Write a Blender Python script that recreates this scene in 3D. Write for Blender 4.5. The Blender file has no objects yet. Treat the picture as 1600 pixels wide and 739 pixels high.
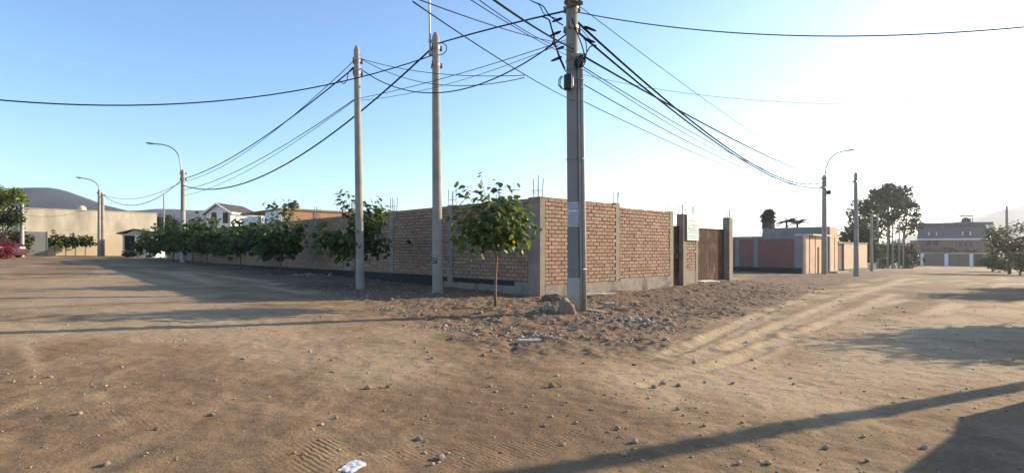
import bpy, bmesh, math, random
import numpy as np
from mathutils import Vector, Matrix

# ------------------------------------------------------------------ camera, sky, sun, exposure
F, CX, HY, E = 870.0, 800.0, 391.3, 1.2          # focal length in photo pixels, centre, horizon row, eye height
SUN_AZ, SUN_EL = math.radians(26), math.radians(17.5)   # sun to the right and ahead of the camera
sc = bpy.context.scene
cam_d = bpy.data.cameras.new('camera'); cam = bpy.data.objects.new('camera', cam_d)
sc.collection.objects.link(cam); sc.camera = cam
cam.location = (0, 0, E); cam.rotation_euler = (math.radians(90), 0, 0)
cam_d.sensor_width = 36; cam_d.lens = F / 1600 * 36
cam_d.shift_y = (HY - 369.5) / 1600; cam_d.clip_start = .05; cam_d.clip_end = 6000
world = bpy.data.worlds.new('World'); sc.world = world; world.use_nodes = True
wn = world.node_tree; wn.nodes.clear()
wo = wn.nodes.new('ShaderNodeOutputWorld'); wb = wn.nodes.new('ShaderNodeBackground'); sk = wn.nodes.new('ShaderNodeTexSky')
sk.sky_type = 'NISHITA'; sk.sun_disc = False; sk.sun_elevation = SUN_EL; sk.sun_rotation = math.pi / 2 - SUN_AZ
sk.air_density = 0.9; sk.dust_density = 0.55; sk.ozone_density = 2.6; sk.altitude = 50
wb.inputs[1].default_value = 0.145
hs = wn.nodes.new('ShaderNodeHueSaturation'); hs.inputs['Saturation'].default_value = 1.05; wn.links.new(sk.outputs[0], hs.inputs['Color']); wn.links.new(hs.outputs[0], wb.inputs[0]); wn.links.new(wb.outputs[0], wo.inputs[0])
sun_d = bpy.data.lights.new('sun', 'SUN'); sun = bpy.data.objects.new('sun', sun_d); sc.collection.objects.link(sun)
sun_d.energy = 5.0; sun_d.angle = math.radians(.55); sun_d.color = (1, .83, .59)
SUN = Vector((math.cos(SUN_AZ) * math.cos(SUN_EL), math.sin(SUN_AZ) * math.cos(SUN_EL), math.sin(SUN_EL)))
sun.rotation_euler = SUN.to_track_quat('Z', 'Y').to_euler(); sun.location = (40, 20, 40)
sc.view_settings.view_transform = 'Standard'; sc.view_settings.look = 'None'
sc.view_settings.gamma = 1; sc.view_settings.exposure = 1.08
sc.cycles.use_denoising = True
HAZE = 0.00034
sc.cycles.max_bounces = 6; sc.cycles.volume_bounces = 0
try: sc.cycles.volume_step_rate = 4
except Exception: pass

# ------------------------------------------------------------------ helpers
col = sc.collection
R = random.Random(7)
def rat(px): return (px - CX) / F
def hz(py, d): return E + (HY - py) / F * d
def gpt(px, py):
    d = F * E / (py - HY - 0.0219 * (px - CX)); return Vector((rat(px) * d, d, 0))
def hit(p, v, px):                                  # distance along a plan line to the sight line of column px
    r = rat(px); return (r * p[1] - p[0]) / (v[0] - r * v[1])
def along(p, v, t): return Vector((p[0] + v[0] * t, p[1] + v[1] * t, 0))
DR = Vector((.722, .692, 0)); DL = Vector((-.692, .722, 0))
C0 = gpt(843, 463)                                  # foot of the wall corner
NR = Vector((.692, -.722, 0)); NL = Vector((-.722, -.692, 0))   # outward normals of the two wall faces

_tab = np.random.RandomState(3).rand(256, 256)
def vnoise(x, y):
    x = np.asarray(x, float); y = np.asarray(y, float)
    xi = np.floor(x).astype(int); yi = np.floor(y).astype(int); fx = x - xi; fy = y - yi
    fx = fx * fx * (3 - 2 * fx); fy = fy * fy * (3 - 2 * fy)
    a = _tab[xi & 255, yi & 255]; b = _tab[(xi + 1) & 255, yi & 255]; c = _tab[xi & 255, (yi + 1) & 255]; d = _tab[(xi + 1) & 255, (yi + 1) & 255]
    return (a * (1 - fx) + b * fx) * (1 - fy) + (c * (1 - fx) + d * fx) * fy - .5
def fbm(x, y, n=4, g=.5):
    s = 0; a = 1
    for i in range(n):
        s = s + a * vnoise(x * 2 ** i + 17 * i, y * 2 ** i + 31 * i); a *= g
    return s
def sdpoly(x, y, poly):                             # signed distance, negative inside
    x = np.asarray(x, float); y = np.asarray(y, float)
    dmin = np.full(x.shape, 1e9); inside = np.zeros(x.shape, bool); n = len(poly)
    for i in range(n):
        (x0, y0), (x1, y1) = poly[i], poly[(i + 1) % n]
        dx, dy = x1 - x0, y1 - y0
        t = np.clip(((x - x0) * dx + (y - y0) * dy) / (dx * dx + dy * dy + 1e-12), 0, 1)
        dmin = np.minimum(dmin, np.hypot(x - x0 - t * dx, y - y0 - t * dy))
        c = ((y0 > y) != (y1 > y)) & (x < dx * (y - y0) / (dy if dy else 1e-9) + x0)
        inside ^= c
    return np.where(inside, -dmin, dmin)
def dline(x, y, pts):
    x = np.asarray(x, float); y = np.asarray(y, float); dmin = np.full(x.shape, 1e9)
    for (x0, y0), (x1, y1) in zip(pts[:-1], pts[1:]):
        dx, dy = x1 - x0, y1 - y0
        t = np.clip(((x - x0) * dx + (y - y0) * dy) / (dx * dx + dy * dy), 0, 1)
        dmin = np.minimum(dmin, np.hypot(x - x0 - t * dx, y - y0 - t * dy))
    return dmin
def sstep(a, b, v):
    t = np.clip((v - a) / (b - a), 0, 1); return t * t * (3 - 2 * t)
def gp2(l): return [tuple(gpt(*p)[:2]) for p in l]
LOOSE = gp2([(440, 447), (560, 473), (640, 492), (700, 520), (770, 545), (880, 552), (1000, 540), (1090, 512), (1170, 485), (1290, 458), (1380, 436), (1420, 424), (1300, 424), (1180, 424)]) + \
    [tuple(along(C0, DR, 14)[:2]), tuple((C0 + NR * -.5)[:2]), tuple(along(C0, DL, 30)[:2])]
RUTS = [gp2(l) for l in ([(1040, 556), (1120, 524), (1200, 487), (1290, 456), (1390, 432)], [(1140, 545), (1230, 505), (1320, 468), (1420, 435)],
        [(1000, 600), (1130, 570), (1260, 520), (1400, 460)], [(120, 739), (230, 690), (330, 640), (420, 590)], [(250, 739), (330, 700), (420, 650)], [(0, 650), (120, 610), (250, 570)])]
GATE = along(C0, DR, 10.2) + NR * .3
def loose_mask(x, y):
    return sstep(.5, -.6, sdpoly(x, y, LOOSE) + 1.1 * fbm(np.asarray(x) * 1.1, np.asarray(y) * 1.1, 3))
def gz_np(x, y, fine=True):
    x = np.asarray(x, float); y = np.asarray(y, float)
    z = -0.0219 * 110 * np.tanh(x / 110)
    z = z + .2 * np.exp(-((x - GATE.x) ** 2 + (y - GATE.y) ** 2) / 9.)
    dw = dline(x, y, [tuple(along(C0, DL, 36)[:2]), tuple(C0[:2]), tuple(along(C0, DR, 14)[:2])])
    z = z + .05 * np.exp(-((x - 1.2) ** 2 + (y - 10.8) ** 2) / 1.2)
    if fine:
        lm = loose_mask(x, y)
        near = np.exp(-(np.hypot(x, y) / 60) ** 2)
        z = z + near * (.02 * fbm(x * .7, y * .7, 3) + lm * (.065 * fbm(x * 1.5, y * 1.5, 4, .6)) + (.014 + .03 * lm) * fbm(x * 7, y * 7, 4, .65))
        for ir, r in enumerate(RUTS):
            d = dline(x, y, r) + .05 * fbm(x * 1.7, y * 1.7, 2); kr = 1. if ir < 3 else .3
            z = z + near * kr * (.016 * np.exp(-((d - .17) / .07) ** 2) - .014 * np.exp(-(d / .11) ** 2)) * (.4 + 1.2 * sstep(-.3, .3, fbm(x * 1.3, y * 1.3, 2)))
    return z
def gz(x, y): return float(gz_np(np.array([x]), np.array([y]))[0])
def onground(p, sink=0): return Vector((p[0], p[1], gz(p[0], p[1]) - sink))

def nodes(name):
    m = bpy.data.materials.new(name); m.use_nodes = True; t = m.node_tree
    return m, t, t.nodes['Principled BSDF'], t.nodes, t.links
def pmat(name, c1, c2=None, scale=6., rough=.85, bump=.25, bscale=None, c3=None, metal=0., isl=0., stretch=None, spec=.3, s3=None):
    """two-tone noise colour, a third stain tone, fine bump; isl = brightness spread between loose pieces"""
    m, t, b, N, L = nodes(name); c2 = c2 or tuple(v * .72 for v in c1)
    tc = N.new('ShaderNodeTexCoord'); src = tc.outputs['Object']
    if isl: src = N.new('ShaderNodeNewGeometry').outputs['Position']
    if stretch:
        mp = N.new('ShaderNodeMapping'); mp.inputs['Scale'].default_value = stretch; L.new(src, mp.inputs[0]); src = mp.outputs[0]
    n1 = N.new('ShaderNodeTexNoise'); n1.inputs['Scale'].default_value = scale; n1.inputs['Detail'].default_value = 8; n1.inputs['Roughness'].default_value = .65
    L.new(src, n1.inputs['Vector'])
    rp = N.new('ShaderNodeValToRGB'); rp.color_ramp.elements[0].position = .32; rp.color_ramp.elements[1].position = .68
    rp.color_ramp.elements[0].color = (*c2, 1); rp.color_ramp.elements[1].color = (*c1, 1)
    L.new(n1.outputs[0], rp.inputs[0]); out = rp.outputs[0]
    if c3:
        n3 = N.new('ShaderNodeTexNoise'); n3.inputs['Scale'].default_value = s3 or scale * .37; n3.inputs['Detail'].default_value = 6; L.new(src, n3.inputs['Vector'])
        r3 = N.new('ShaderNodeValToRGB'); r3.color_ramp.elements[0].position = .52; r3.color_ramp.elements[1].position = .66; L.new(n3.outputs[0], r3.inputs[0])
        mx = N.new('ShaderNodeMixRGB'); mx.inputs[2].default_value = (*c3, 1); L.new(r3.outputs[0], mx.inputs[0]); L.new(out, mx.inputs[1]); out = mx.outputs[0]
    if isl:
        g = N.new('ShaderNodeNewGeometry'); oi = N.new('ShaderNodeObjectInfo'); ad = N.new('ShaderNodeMath'); ad.operation = 'ADD'
        L.new(g.outputs['Random Per Island'], ad.inputs[0]); L.new(oi.outputs['Random'], ad.inputs[1])
        fr = N.new('ShaderNodeMath'); fr.operation = 'FRACT'; L.new(ad.outputs[0], fr.inputs[0])
        mr = N.new('ShaderNodeMapRange'); mr.inputs[3].default_value = 1 - isl; mr.inputs[4].default_value = 1 + isl; L.new(fr.outputs[0], mr.inputs[0])
        f2 = N.new('ShaderNodeMath'); f2.operation = 'MULTIPLY'; f2.inputs[1].default_value = 7.31; L.new(ad.outputs[0], f2.inputs[0])
        f3 = N.new('ShaderNodeMath'); f3.operation = 'FRACT'; L.new(f2.outputs[0], f3.inputs[0])
        mh = N.new('ShaderNodeMapRange'); mh.inputs[3].default_value = .5 - .06 * isl; mh.inputs[4].default_value = .5 + .06 * isl; L.new(f3.outputs[0], mh.inputs[0])
        hs = N.new('ShaderNodeHueSaturation'); L.new(mr.outputs[0], hs.inputs['Value']); L.new(mh.outputs[0], hs.inputs['Hue']); L.new(out, hs.inputs['Color']); out = hs.outputs[0]
    L.new(out, b.inputs['Base Color'])
    b.inputs['Roughness'].default_value = rough; b.inputs['Metallic'].default_value = metal; b.inputs['Specular IOR Level'].default_value = spec
    if bump:
        n2 = N.new('ShaderNodeTexNoise'); n2.inputs['Scale'].default_value = bscale or scale * 8; n2.inputs['Detail'].default_value = 6; L.new(src, n2.inputs['Vector'])
        bp = N.new('ShaderNodeBump'); bp.inputs['Strength'].default_value = bump; bp.inputs['Distance'].default_value = .02; L.new(n2.outputs[0], bp.inputs['Height']); L.new(bp.outputs[0], b.inputs['Normal'])
    return m
def leafmat(name, c, var=.35, trans=.35, rough=.45):
    m, t, b, N, L = nodes(name)
    g = N.new('ShaderNodeNewGeometry'); oi = N.new('ShaderNodeObjectInfo'); ad = N.new('ShaderNodeMath'); ad.operation = 'ADD'
    L.new(g.outputs['Random Per Island'], ad.inputs[0]); L.new(oi.outputs['Random'], ad.inputs[1])
    fr = N.new('ShaderNodeMath'); fr.operation = 'FRACT'; L.new(ad.outputs[0], fr.inputs[0])
    rp = N.new('ShaderNodeValToRGB'); e = rp.color_ramp.elements
    e[0].color = (*[v * (1 - var) for v in c], 1); e[1].color = (*[min(1, v * (1 + var)) for v in c], 1)
    x = e.new(.9); x.color = (c[0] * 1.7, c[1] * 1.35, c[2] * .9, 1)
    L.new(fr.outputs[0], rp.inputs[0]); L.new(rp.outputs[0], b.inputs['Base Color']); b.inputs['Roughness'].default_value = rough; b.inputs['Specular IOR Level'].default_value = .22
    tr = N.new('ShaderNodeBsdfTranslucent'); ms = N.new('ShaderNodeMixShader'); ms.inputs[0].default_value = trans
    hs = N.new('ShaderNodeHueSaturation'); hs.inputs['Value'].default_value = 1.6; hs.inputs['Hue'].default_value = .48; L.new(rp.outputs[0], hs.inputs['Color']); L.new(hs.outputs[0], tr.inputs[0])
    L.new(b.outputs[0], ms.inputs[1]); L.new(tr.outputs[0], ms.inputs[2]); L.new(ms.outputs[0], N['Material Output'].inputs[0])
    return m

class MB:
    def __init__(s): s.v = []; s.f = []; s.m = []
    def add(s, vs, fs):
        o = len(s.v); s.v += [tuple(v) for v in vs]; s.f += [tuple(i + o for i in f) for f in fs]; return s
    def box(s, c, dims, ux=Vector((1, 0, 0)), uy=Vector((0, 1, 0)), uz=Vector((0, 0, 1)), jit=0):
        c = Vector(c); a, b, d = [v * .5 for v in dims]; vs = []
        for k in (-1, 1):
            for j in (-1, 1):
                for i in (-1, 1):
                    p = c + ux * (a * i) + uy * (b * j) + uz * (d * k)
                    if jit: p += Vector((R.uniform(-jit, jit), R.uniform(-jit, jit), R.uniform(-jit, jit)))
                    vs.append(p)
        return s.add(vs, [(0, 2, 3, 1), (4, 5, 7, 6), (0, 1, 5, 4), (2, 6, 7, 3), (0, 4, 6, 2), (1, 3, 7, 5)])
    def slab(s, p, v, n, t0, t1, z0, z1, th, out=0.):  # upright slab along plan line p+v*t, outer face offset `out` along n, going back `th`
        a = (t0 + t1) / 2; c = Vector(p) + v * a + n * (out - th / 2); c.z = (z0 + z1) / 2
        return s.box(c, (t1 - t0, th, z1 - z0), v, n, Vector((0, 0, 1)))
    def tube(s, pts, rad, n=8, cap=True):
        pts = [Vector(p) for p in pts]; k = len(pts); rad = rad if isinstance(rad, (list, tuple)) else [rad] * k
        o = len(s.v); up = Vector((0, 0, 1)); prev = None
        for i, p in enumerate(pts):
            d = (pts[min(i + 1, k - 1)] - pts[max(i - 1, 0)]); d = d.normalized() if d.length > 1e-9 else up
            if prev is None:
                a = d.cross(Vector((0, 1, 0)) if abs(d.y) < .9 else Vector((1, 0, 0))).normalized()
            else:
                a = (prev - d * prev.dot(d)).normalized()
            prev = a; b = d.cross(a)
            for j in range(n):
                q = 2 * math.pi * j / n; s.v.append(tuple(p + (a * math.cos(q) + b * math.sin(q)) * rad[i]))
        for i in range(k - 1):
            for j in range(n):
                s.f.append((o + i * n + j, o + i * n + (j + 1) % n, o + (i + 1) * n + (j + 1) % n, o + (i + 1) * n + j))
        if cap: s.f.append(tuple(o + j for j in reversed(range(n)))); s.f.append(tuple(o + (k - 1) * n + j for j in range(n)))
        return s
    def prism(s, poly, h):                            # closed planar polygon pushed by vector h
        n = len(poly); poly = [Vector(p) for p in poly]
        return s.add(poly + [p + h for p in poly], [tuple(reversed(range(n))), tuple(range(n, 2 * n))] + [(i, (i + 1) % n, n + (i + 1) % n, n + i) for i in range(n)])
    def stone(s, c, r, rnd, flat=.6, sub=1):
        vs, fs = ICO[sub]; c = Vector(c); k = [rnd.uniform(.7, 1.3) for _ in range(3)]; k[2] *= flat; a = rnd.uniform(0, 6.3); ca, sa = math.cos(a), math.sin(a); out = []
        for v in vs:
            q = rnd.uniform(.78, 1.15); x, y, z = v[0] * k[0] * q * r, v[1] * k[1] * q * r, v[2] * k[2] * q * r
            out.append((c.x + x * ca - y * sa, c.y + x * sa + y * ca, c.z + z))
        return s.add(out, fs)
    def build(s, name, mat, parent=None, base=None, smooth=False):
        me = bpy.data.meshes.new(name); b = Vector(base) if base is not None else (parent.matrix_basis.translation if parent else Vector())
        if parent and parent.get('_w'): b = Vector(parent['_w'])
        me.from_pydata([tuple(Vector(v) - b) for v in s.v], [], s.f); me.update()
        if smooth: me.polygons.foreach_set('use_smooth', [True] * len(me.polygons))
        if mat: me.materials.append(mat)
        o = bpy.data.objects.new(name, me); col.objects.link(o)
        if parent: o.parent = parent
        else: o.location = b
        o['_w'] = tuple(b)
        return o
def _ico(sub):
    bm = bmesh.new(); bmesh.ops.create_icosphere(bm, subdivisions=sub, radius=1)
    r = ([tuple(v.co) for v in bm.verts], [tuple(v.index for v in f.verts) for f in bm.faces]); bm.free(); return r
ICO = {1: _ico(1), 2: _ico(2)}
def tag(o, label, cat, group=None, kind=None):
    if label: o['label'] = label
    if cat: o['category'] = cat
    if group: o['group'] = group
    if kind: o['kind'] = kind
    return o
def thing(name, label, cat, loc, group=None):
    o = bpy.data.objects.new(name, None); col.objects.link(o); o.location = Vector(loc); o['_w'] = tuple(loc); o.empty_display_size = .2
    return tag(o, label, cat, group)
def inst(name, mesh, parent, loc, rz=0, scale=None, quat=None):
    o = bpy.data.objects.new(name, mesh); col.objects.link(o); o.parent = parent; o.location = Vector(loc) - Vector(parent['_w'])
    if quat is not None: o.rotation_mode = 'QUATERNION'; o.rotation_quaternion = quat
    else: o.rotation_euler = (0, 0, rz)
    if scale is not None: o.scale = scale if hasattr(scale, '__len__') else (scale,) * 3
    return o

# ------------------------------------------------------------------ materials
M = {}
M['concrete'] = pmat('pole_concrete', (.34, .30, .25), (.26, .23, .19), 3, bump=.15, bscale=60, c3=(.22, .195, .165))
M['concrete_light'] = pmat('pole_base_concrete', (.40, .38, .34), (.32, .30, .27), 5, bump=.2, bscale=50)
M['column'] = pmat('column_concrete', (.30, .245, .185), (.215, .175, .135), 5, bump=.5, bscale=45, c3=(.19, .16, .13))
M['plinth'] = pmat('plinth_concrete', (.31, .265, .215), (.17, .145, .12), 5, bump=.5, bscale=40, c3=(.085, .075, .068), s3=1.6)
M['bitumen'] = pmat('black_bitumen', (.025, .025, .027), (.014, .014, .015), 7, rough=.7, bump=.4)
M['mortar'] = pmat('mortar', (.2, .14, .1), (.145, .105, .078), 12, bump=.6, bscale=70)
M['brick'] = pmat('fired_brick', (.36, .222, .145), (.285, .17, .11), 9, bump=.5, bscale=60, c3=(.30, .21, .148), isl=.17, s3=1.3)
M['rust'] = pmat('rusty_sheet', (.10, .055, .036), (.05, .03, .022), 5, rough=.9, bump=.2, c3=(.16, .10, .07), stretch=(2.5, 2.5, 1.0), spec=.08)
M['rebar'] = pmat('rusty_rebar', (.13, .075, .05), (.09, .055, .04), 30, rough=.7, bump=0)
M['pole_grey'] = pmat('grey_pole_concrete', (.245, .23, .205), (.18, .17, .15), 3, bump=.2, bscale=60, c3=(.15, .14, .125), stretch=(1, 1, .3))
M['steel'] = pmat('galvanised_steel', (.30, .30, .29), (.22, .22, .21), 20, rough=.5, bump=0, metal=.6)
M['cable'] = pmat('cable_black', (.016, .016, .018), (.012, .012, .013), 20, rough=.9, bump=0, spec=.02)
M['cable_grey'] = pmat('cable_grey', (.035, .035, .04), (.028, .028, .03), 20, rough=.9, bump=0, spec=.02)
M['blackbox'] = pmat('black_plastic', (.02, .02, .022), (.013, .013, .014), 10, rough=.4, bump=0)
M['porcelain'] = pmat('insulator', (.16, .11, .09), (.12, .08, .07), 10, rough=.25, bump=0)
M['pvc'] = pmat('conduit', (.33, .31, .28), (.25, .235, .21), 6, rough=.6, bump=.1)
M['white'] = pmat('white_paint', (.78, .77, .74), (.7, .69, .66), 3, rough=.7, bump=.1)
M['paper'] = pmat('faded_paper', (.62, .61, .62), (.5, .5, .52), 12, rough=.8, bump=.1)
M['ink'] = pmat('faded_ink', (.16, .17, .22), (.12, .13, .17), 10, rough=.8, bump=0)
M['signwhite'] = pmat('sign_white', (.58, .60, .60), (.52, .55, .55), 4, rough=.45, bump=0)
M['signteal'] = pmat('sign_teal', (.42, .60, .58), (.38, .55, .54), 4, rough=.45, bump=0)
M['signgrey'] = pmat('sign_grey_print', (.27, .29, .32), (.23, .25, .28), 4, rough=.45, bump=0)
M['plate'] = pmat('plate_black', (.015, .015, .016), (.012, .012, .012), 4, rough=.4, bump=0)
M['bark'] = pmat('bark', (.20, .155, .115), (.12, .09, .07), 14, bump=.4)
M['darkbark'] = pmat('dark_bark', (.10, .085, .07), (.06, .05, .042), 8, bump=.4)
M['palebark'] = pmat('pale_bark', (.30, .28, .25), (.2, .185, .165), 5, bump=.3)
M['leaf'] = leafmat('broad_leaf', (.05, .094, .028), trans=.4)
M['leaf_yellow'] = leafmat('yellow_leaf', (.27, .215, .06), .2)
M['leaf_dark'] = leafmat('dark_foliage', (.035, .058, .026), trans=.2)
M['leaf_pale'] = leafmat('pale_foliage', (.11, .17, .055), trans=.4)
M['leaf_dry'] = leafmat('grey_green_foliage', (.075, .095, .045), trans=.3)
M['cream'] = pmat('cream_render', (.76, .66, .50), (.46, .39, .28), .9, bump=.3, bscale=8, c3=(.30, .25, .18), stretch=(1, 1, .35))
M['cream_lower'] = pmat('cream_render_lower', (.68, .56, .39), (.57, .46, .31), .9, bump=.15, bscale=12, c3=(.60, .5, .36))
M['rooftile'] = pmat('dark_roof', (.075, .062, .055), (.05, .042, .038), 3, bump=.6, bscale=14)
M['greyroof'] = pmat('grey_roof', (.12, .11, .11), (.09, .083, .083), 3, bump=.5, bscale=14)
M['brown'] = pmat('brown_shutter', (.085, .05, .04), (.06, .037, .03), 4, bump=.1)
M['dark'] = pmat('dark_opening', (.02, .018, .017), (.015, .014, .013), 4, bump=0)
M['greywall'] = pmat('grey_cement', (.24, .235, .23), (.19, .185, .18), 1.5, bump=.2, c3=(.17, .165, .16))
M['bougain'] = leafmat('red_bracts', (.12, .014, .024), .3)
M['carpaint'] = pmat('maroon_paint', (.085, .008, .012), (.08, .007, .011), 2, rough=.25, bump=0, spec=.5)
M['cargrey'] = pmat('grey_paint', (.10, .10, .105), (.09, .09, .095), 2, rough=.3, bump=0, spec=.5)
M['tyre'] = pmat('tyre_rubber', (.02, .02, .02), (.013, .013, .013), 10, bump=.2)
M['carglass'] = pmat('car_glass', (.02, .025, .03), (.02, .022, .025), 2, rough=.08, bump=0, spec=.6)
M['lens'] = pmat('lamp_lens', (.5, .5, .48), (.45, .45, .43), 4, rough=.15, bump=0)
M['stone'] = pmat('field_stone', (.34, .26, .18), (.23, .17, .115), 9, bump=.4, isl=.4)
M['rubble'] = pmat('concrete_rubble', (.37, .30, .23), (.25, .20, .15), 9, bump=.5, isl=.35)
M['cloth'] = pmat('dark_clothes', (.03, .03, .035), (.02, .02, .024), 8, bump=.1)
M['skin'] = pmat('skin', (.28, .16, .11), (.24, .14, .1), 8, bump=0)
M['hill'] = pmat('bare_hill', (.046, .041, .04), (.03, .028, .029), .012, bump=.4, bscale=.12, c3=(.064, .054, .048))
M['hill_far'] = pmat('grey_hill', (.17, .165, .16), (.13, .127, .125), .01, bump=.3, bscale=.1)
def far_brick(name, c1, c2, mortar, sc_=1.):
    m, t, b, N, L = nodes(name); tc = N.new('ShaderNodeTexCoord'); br = N.new('ShaderNodeTexBrick')
    mp = N.new('ShaderNodeMapping'); L.new(tc.outputs['UV'], mp.inputs[0]); L.new(mp.outputs[0], br.inputs[0])
    br.inputs['Scale'].default_value = 1; br.inputs['Brick Width'].default_value = .262; br.inputs['Row Height'].default_value = .106; br.inputs['Mortar Size'].default_value = .012
    br.inputs['Color1'].default_value = (*c1, 1); br.inputs['Color2'].default_value = (*c2, 1); br.inputs['Mortar'].default_value = (*mortar, 1)
    n = N.new('ShaderNodeTexNoise'); n.inputs['Scale'].default_value = 1.3; n.inputs['Detail'].default_value = 6; L.new(tc.outputs['Object'], n.inputs[0])
    mr = N.new('ShaderNodeMapRange'); mr.inputs[3].default_value = .7; mr.inputs[4].default_value = 1.25; L.new(n.outputs[0], mr.inputs[0])
    hs = N.new('ShaderNodeHueSaturation'); L.new(br.outputs[0], hs.inputs['Color']); L.new(mr.outputs[0], hs.inputs['Value']); L.new(hs.outputs[0], b.inputs['Base Color']); b.inputs['Roughness'].default_value = .9
    return m
M['farbrick'] = far_brick('far_brick', (.46, .23, .13), (.38, .19, .11), (.27, .2, .15))
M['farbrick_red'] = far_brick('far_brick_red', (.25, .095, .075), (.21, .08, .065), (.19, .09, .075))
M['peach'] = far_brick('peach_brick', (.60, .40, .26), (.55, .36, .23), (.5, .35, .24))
M['housebrick'] = far_brick('house_brick', (.20, .12, .085), (.16, .095, .07), (.17, .12, .095))
def wall_uv(o, v):                                    # metres along the wall and up
    me = o.data; uv = me.uv_layers.new(name='UVMap')
    for l in me.loops:
        c = me.vertices[l.vertex_index].co; uv.data[l.index].uv = (c.x * v.x + c.y * v.y, c.z)
    return o

# ------------------------------------------------------------------ ground
def ground():
    def axis(lo, hi, a, b, h, g, hmax):
        mid = list(np.arange(a, b, h)); up = []; x = b; s = h
        while x < hi: up.append(x); s = min(s * g, hmax); x += s
        up.append(hi); dn = []; x = a; s = h
        while x > lo: s = min(s * g, hmax); x -= s; dn.append(max(x, lo))
        return np.array(sorted(set(dn)) + mid + up)
    xs = axis(-900, 900, -5, 7, .03, 1.018, 60); ys = axis(-80, 1100, 2.4, 6.5, .024, 1.0125, 60)
    X, Y = np.meshgrid(xs, ys); nx, ny = len(xs), len(ys)
    Z = gz_np(X, Y)
    co = np.stack([X.ravel(), Y.ravel(), Z.ravel()], 1)
    i = np.arange(nx * ny).reshape(ny, nx)
    q = np.stack([i[:-1, :-1], i[:-1, 1:], i[1:, 1:], i[1:, :-1]], -1).reshape(-1, 4)
    me = bpy.data.meshes.new('ground'); me.vertices.add(len(co)); me.vertices.foreach_set('co', co.ravel())
    me.loops.add(q.size); me.loops.foreach_set('vertex_index', q.ravel().astype(np.int32))
    me.polygons.add(len(q)); me.polygons.foreach_set('loop_start', np.arange(0, q.size, 4, dtype=np.int32)); me.polygons.foreach_set('use_smooth', np.ones(len(q), bool))
    me.update(); me.validate()
    lm = loose_mask(X, Y)
    dwall = dline(X, Y, [tuple(along(C0, DL, 36)[:2]), tuple(C0[:2])])
    lm = np.maximum(lm, sstep(3.2, 1.2, dwall + 1.2 * fbm(X * .8, Y * .8, 3)))
    pale = np.zeros_like(X)
    for k, r in enumerate(RUTS):
        d = dline(X, Y, r) + .12 * fbm(X * 2, Y * 2, 2); pale = np.maximum(pale, (.9 if k < 3 else .12) * sstep(.34, .05, d))
    # wheel-polished streaks along both streets
    u = X * DR.x + Y * DR.y; w = X * NR.x + Y * NR.y
    pale = np.maximum(pale, sstep(.05, .45, fbm(u * .22, w * 1.6, 4)) * sstep(2., 6., X + .2 * Y - 2))
    u2 = X * DL.x + Y * DL.y; w2 = X * NL.x + Y * NL.y
    pale = np.maximum(pale, .8 * sstep(.08, .5, fbm(u2 * .2 + 40, w2 * 1.5, 4)) * sstep(0., -5., X))
    moist = sstep(.0, .55, fbm(X * .35 + 9, Y * .35 + 5, 4) + .25 * sstep(-1., -5., X) * sstep(8., 3., Y))
    pale = np.maximum(pale, .75 * sstep(.8, -1.2, sdpoly(X, Y, gp2([(880, 585), (1150, 548), (1330, 500), (1600, 470), (1600, 590), (1350, 625), (1050, 640)])) + 2.2 * fbm(X * .9, Y * .9, 4)))
    pale = np.maximum(pale, .6 * sstep(1., -1.5, sdpoly(X, Y, gp2([(0, 440), (200, 430), (480, 500), (700, 560), (500, 590), (200, 560), (0, 545)])) + 2.6 * fbm(X * .8 + 3, Y * .8, 4)))
    moist = np.maximum(moist, .9 * sstep(.5, -.8, sdpoly(X, Y, gp2([(-200, 620), (150, 610), (420, 640), (330, 739), (-200, 800)])) + 1.3 * fbm(X * 1.6, Y * 1.6, 4)))
    moist = np.maximum(moist, .7 * sstep(.02, .35, fbm(X * 1.7 + 60, Y * 1.7 + 20, 5, .6)))
    tread = np.zeros_like(X)
    for ln, k in (([(478, 800), (484, 739), (492, 712), (505, 690)], 1.), ([(560, 800), (470, 720), (330, 672), (120, 640)], .15), ([(470, 690), (600, 712), (760, 700), (900, 690)], .25), ([(1180, 560), (1330, 500), (1500, 445)], .8), ([(700, 739), (860, 690), (1080, 620), (1400, 540)], .3)):
        tread = np.maximum(tread, k * sstep(.11, .06, dline(X, Y, gp2(ln)) + .03 * fbm(X * 3, Y * 3, 2)) * sstep(-.35, .1, fbm(X * 1.1 + 7, Y * 1.1, 2)))
    at = me.color_attributes.new('soil', 'FLOAT_COLOR', 'POINT')
    at.data.foreach_set('color', np.stack([lm.ravel(), pale.ravel(), moist.ravel(), tread.ravel()], 1).ravel().astype(np.float32))
    m, t, b, N, L = nodes('dirt')
    tc = N.new('ShaderNodeTexCoord'); vc = N.new('ShaderNodeVertexColor'); vc.layer_name = 'soil'; sp = N.new('ShaderNodeSeparateColor'); L.new(vc.outputs[0], sp.inputs[0])
    def noise(s, d=6, r=.6):
        n = N.new('ShaderNodeTexNoise'); n.inputs['Scale'].default_value = s; n.inputs['Detail'].default_value = d; n.inputs['Roughness'].default_value = r; L.new(tc.outputs['Object'], n.inputs['Vector']); return n
    def mix(f, a, c):
        x = N.new('ShaderNodeMixRGB'); L.new(f, x.inputs[0])
        for i_, v in ((1, a), (2, c)):
            if isinstance(v, tuple): x.inputs[i_].default_value = (*v, 1)
            else: L.new(v, x.inputs[i_])
        return x.outputs[0]
    def ramp(f, a, c):
        r = N.new('ShaderNodeMapRange'); r.inputs[1].default_value = a; r.inputs[2].default_value = c; L.new(f, r.inputs[0]); return r.outputs[0]
    def mul(a, k):
        x = N.new('ShaderNodeMath'); x.operation = 'MULTIPLY'; L.new(a, x.inputs[0])
        if isinstance(k, float): x.inputs[1].default_value = k
        else: L.new(k, x.inputs[1])
        return x.outputs[0]
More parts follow.
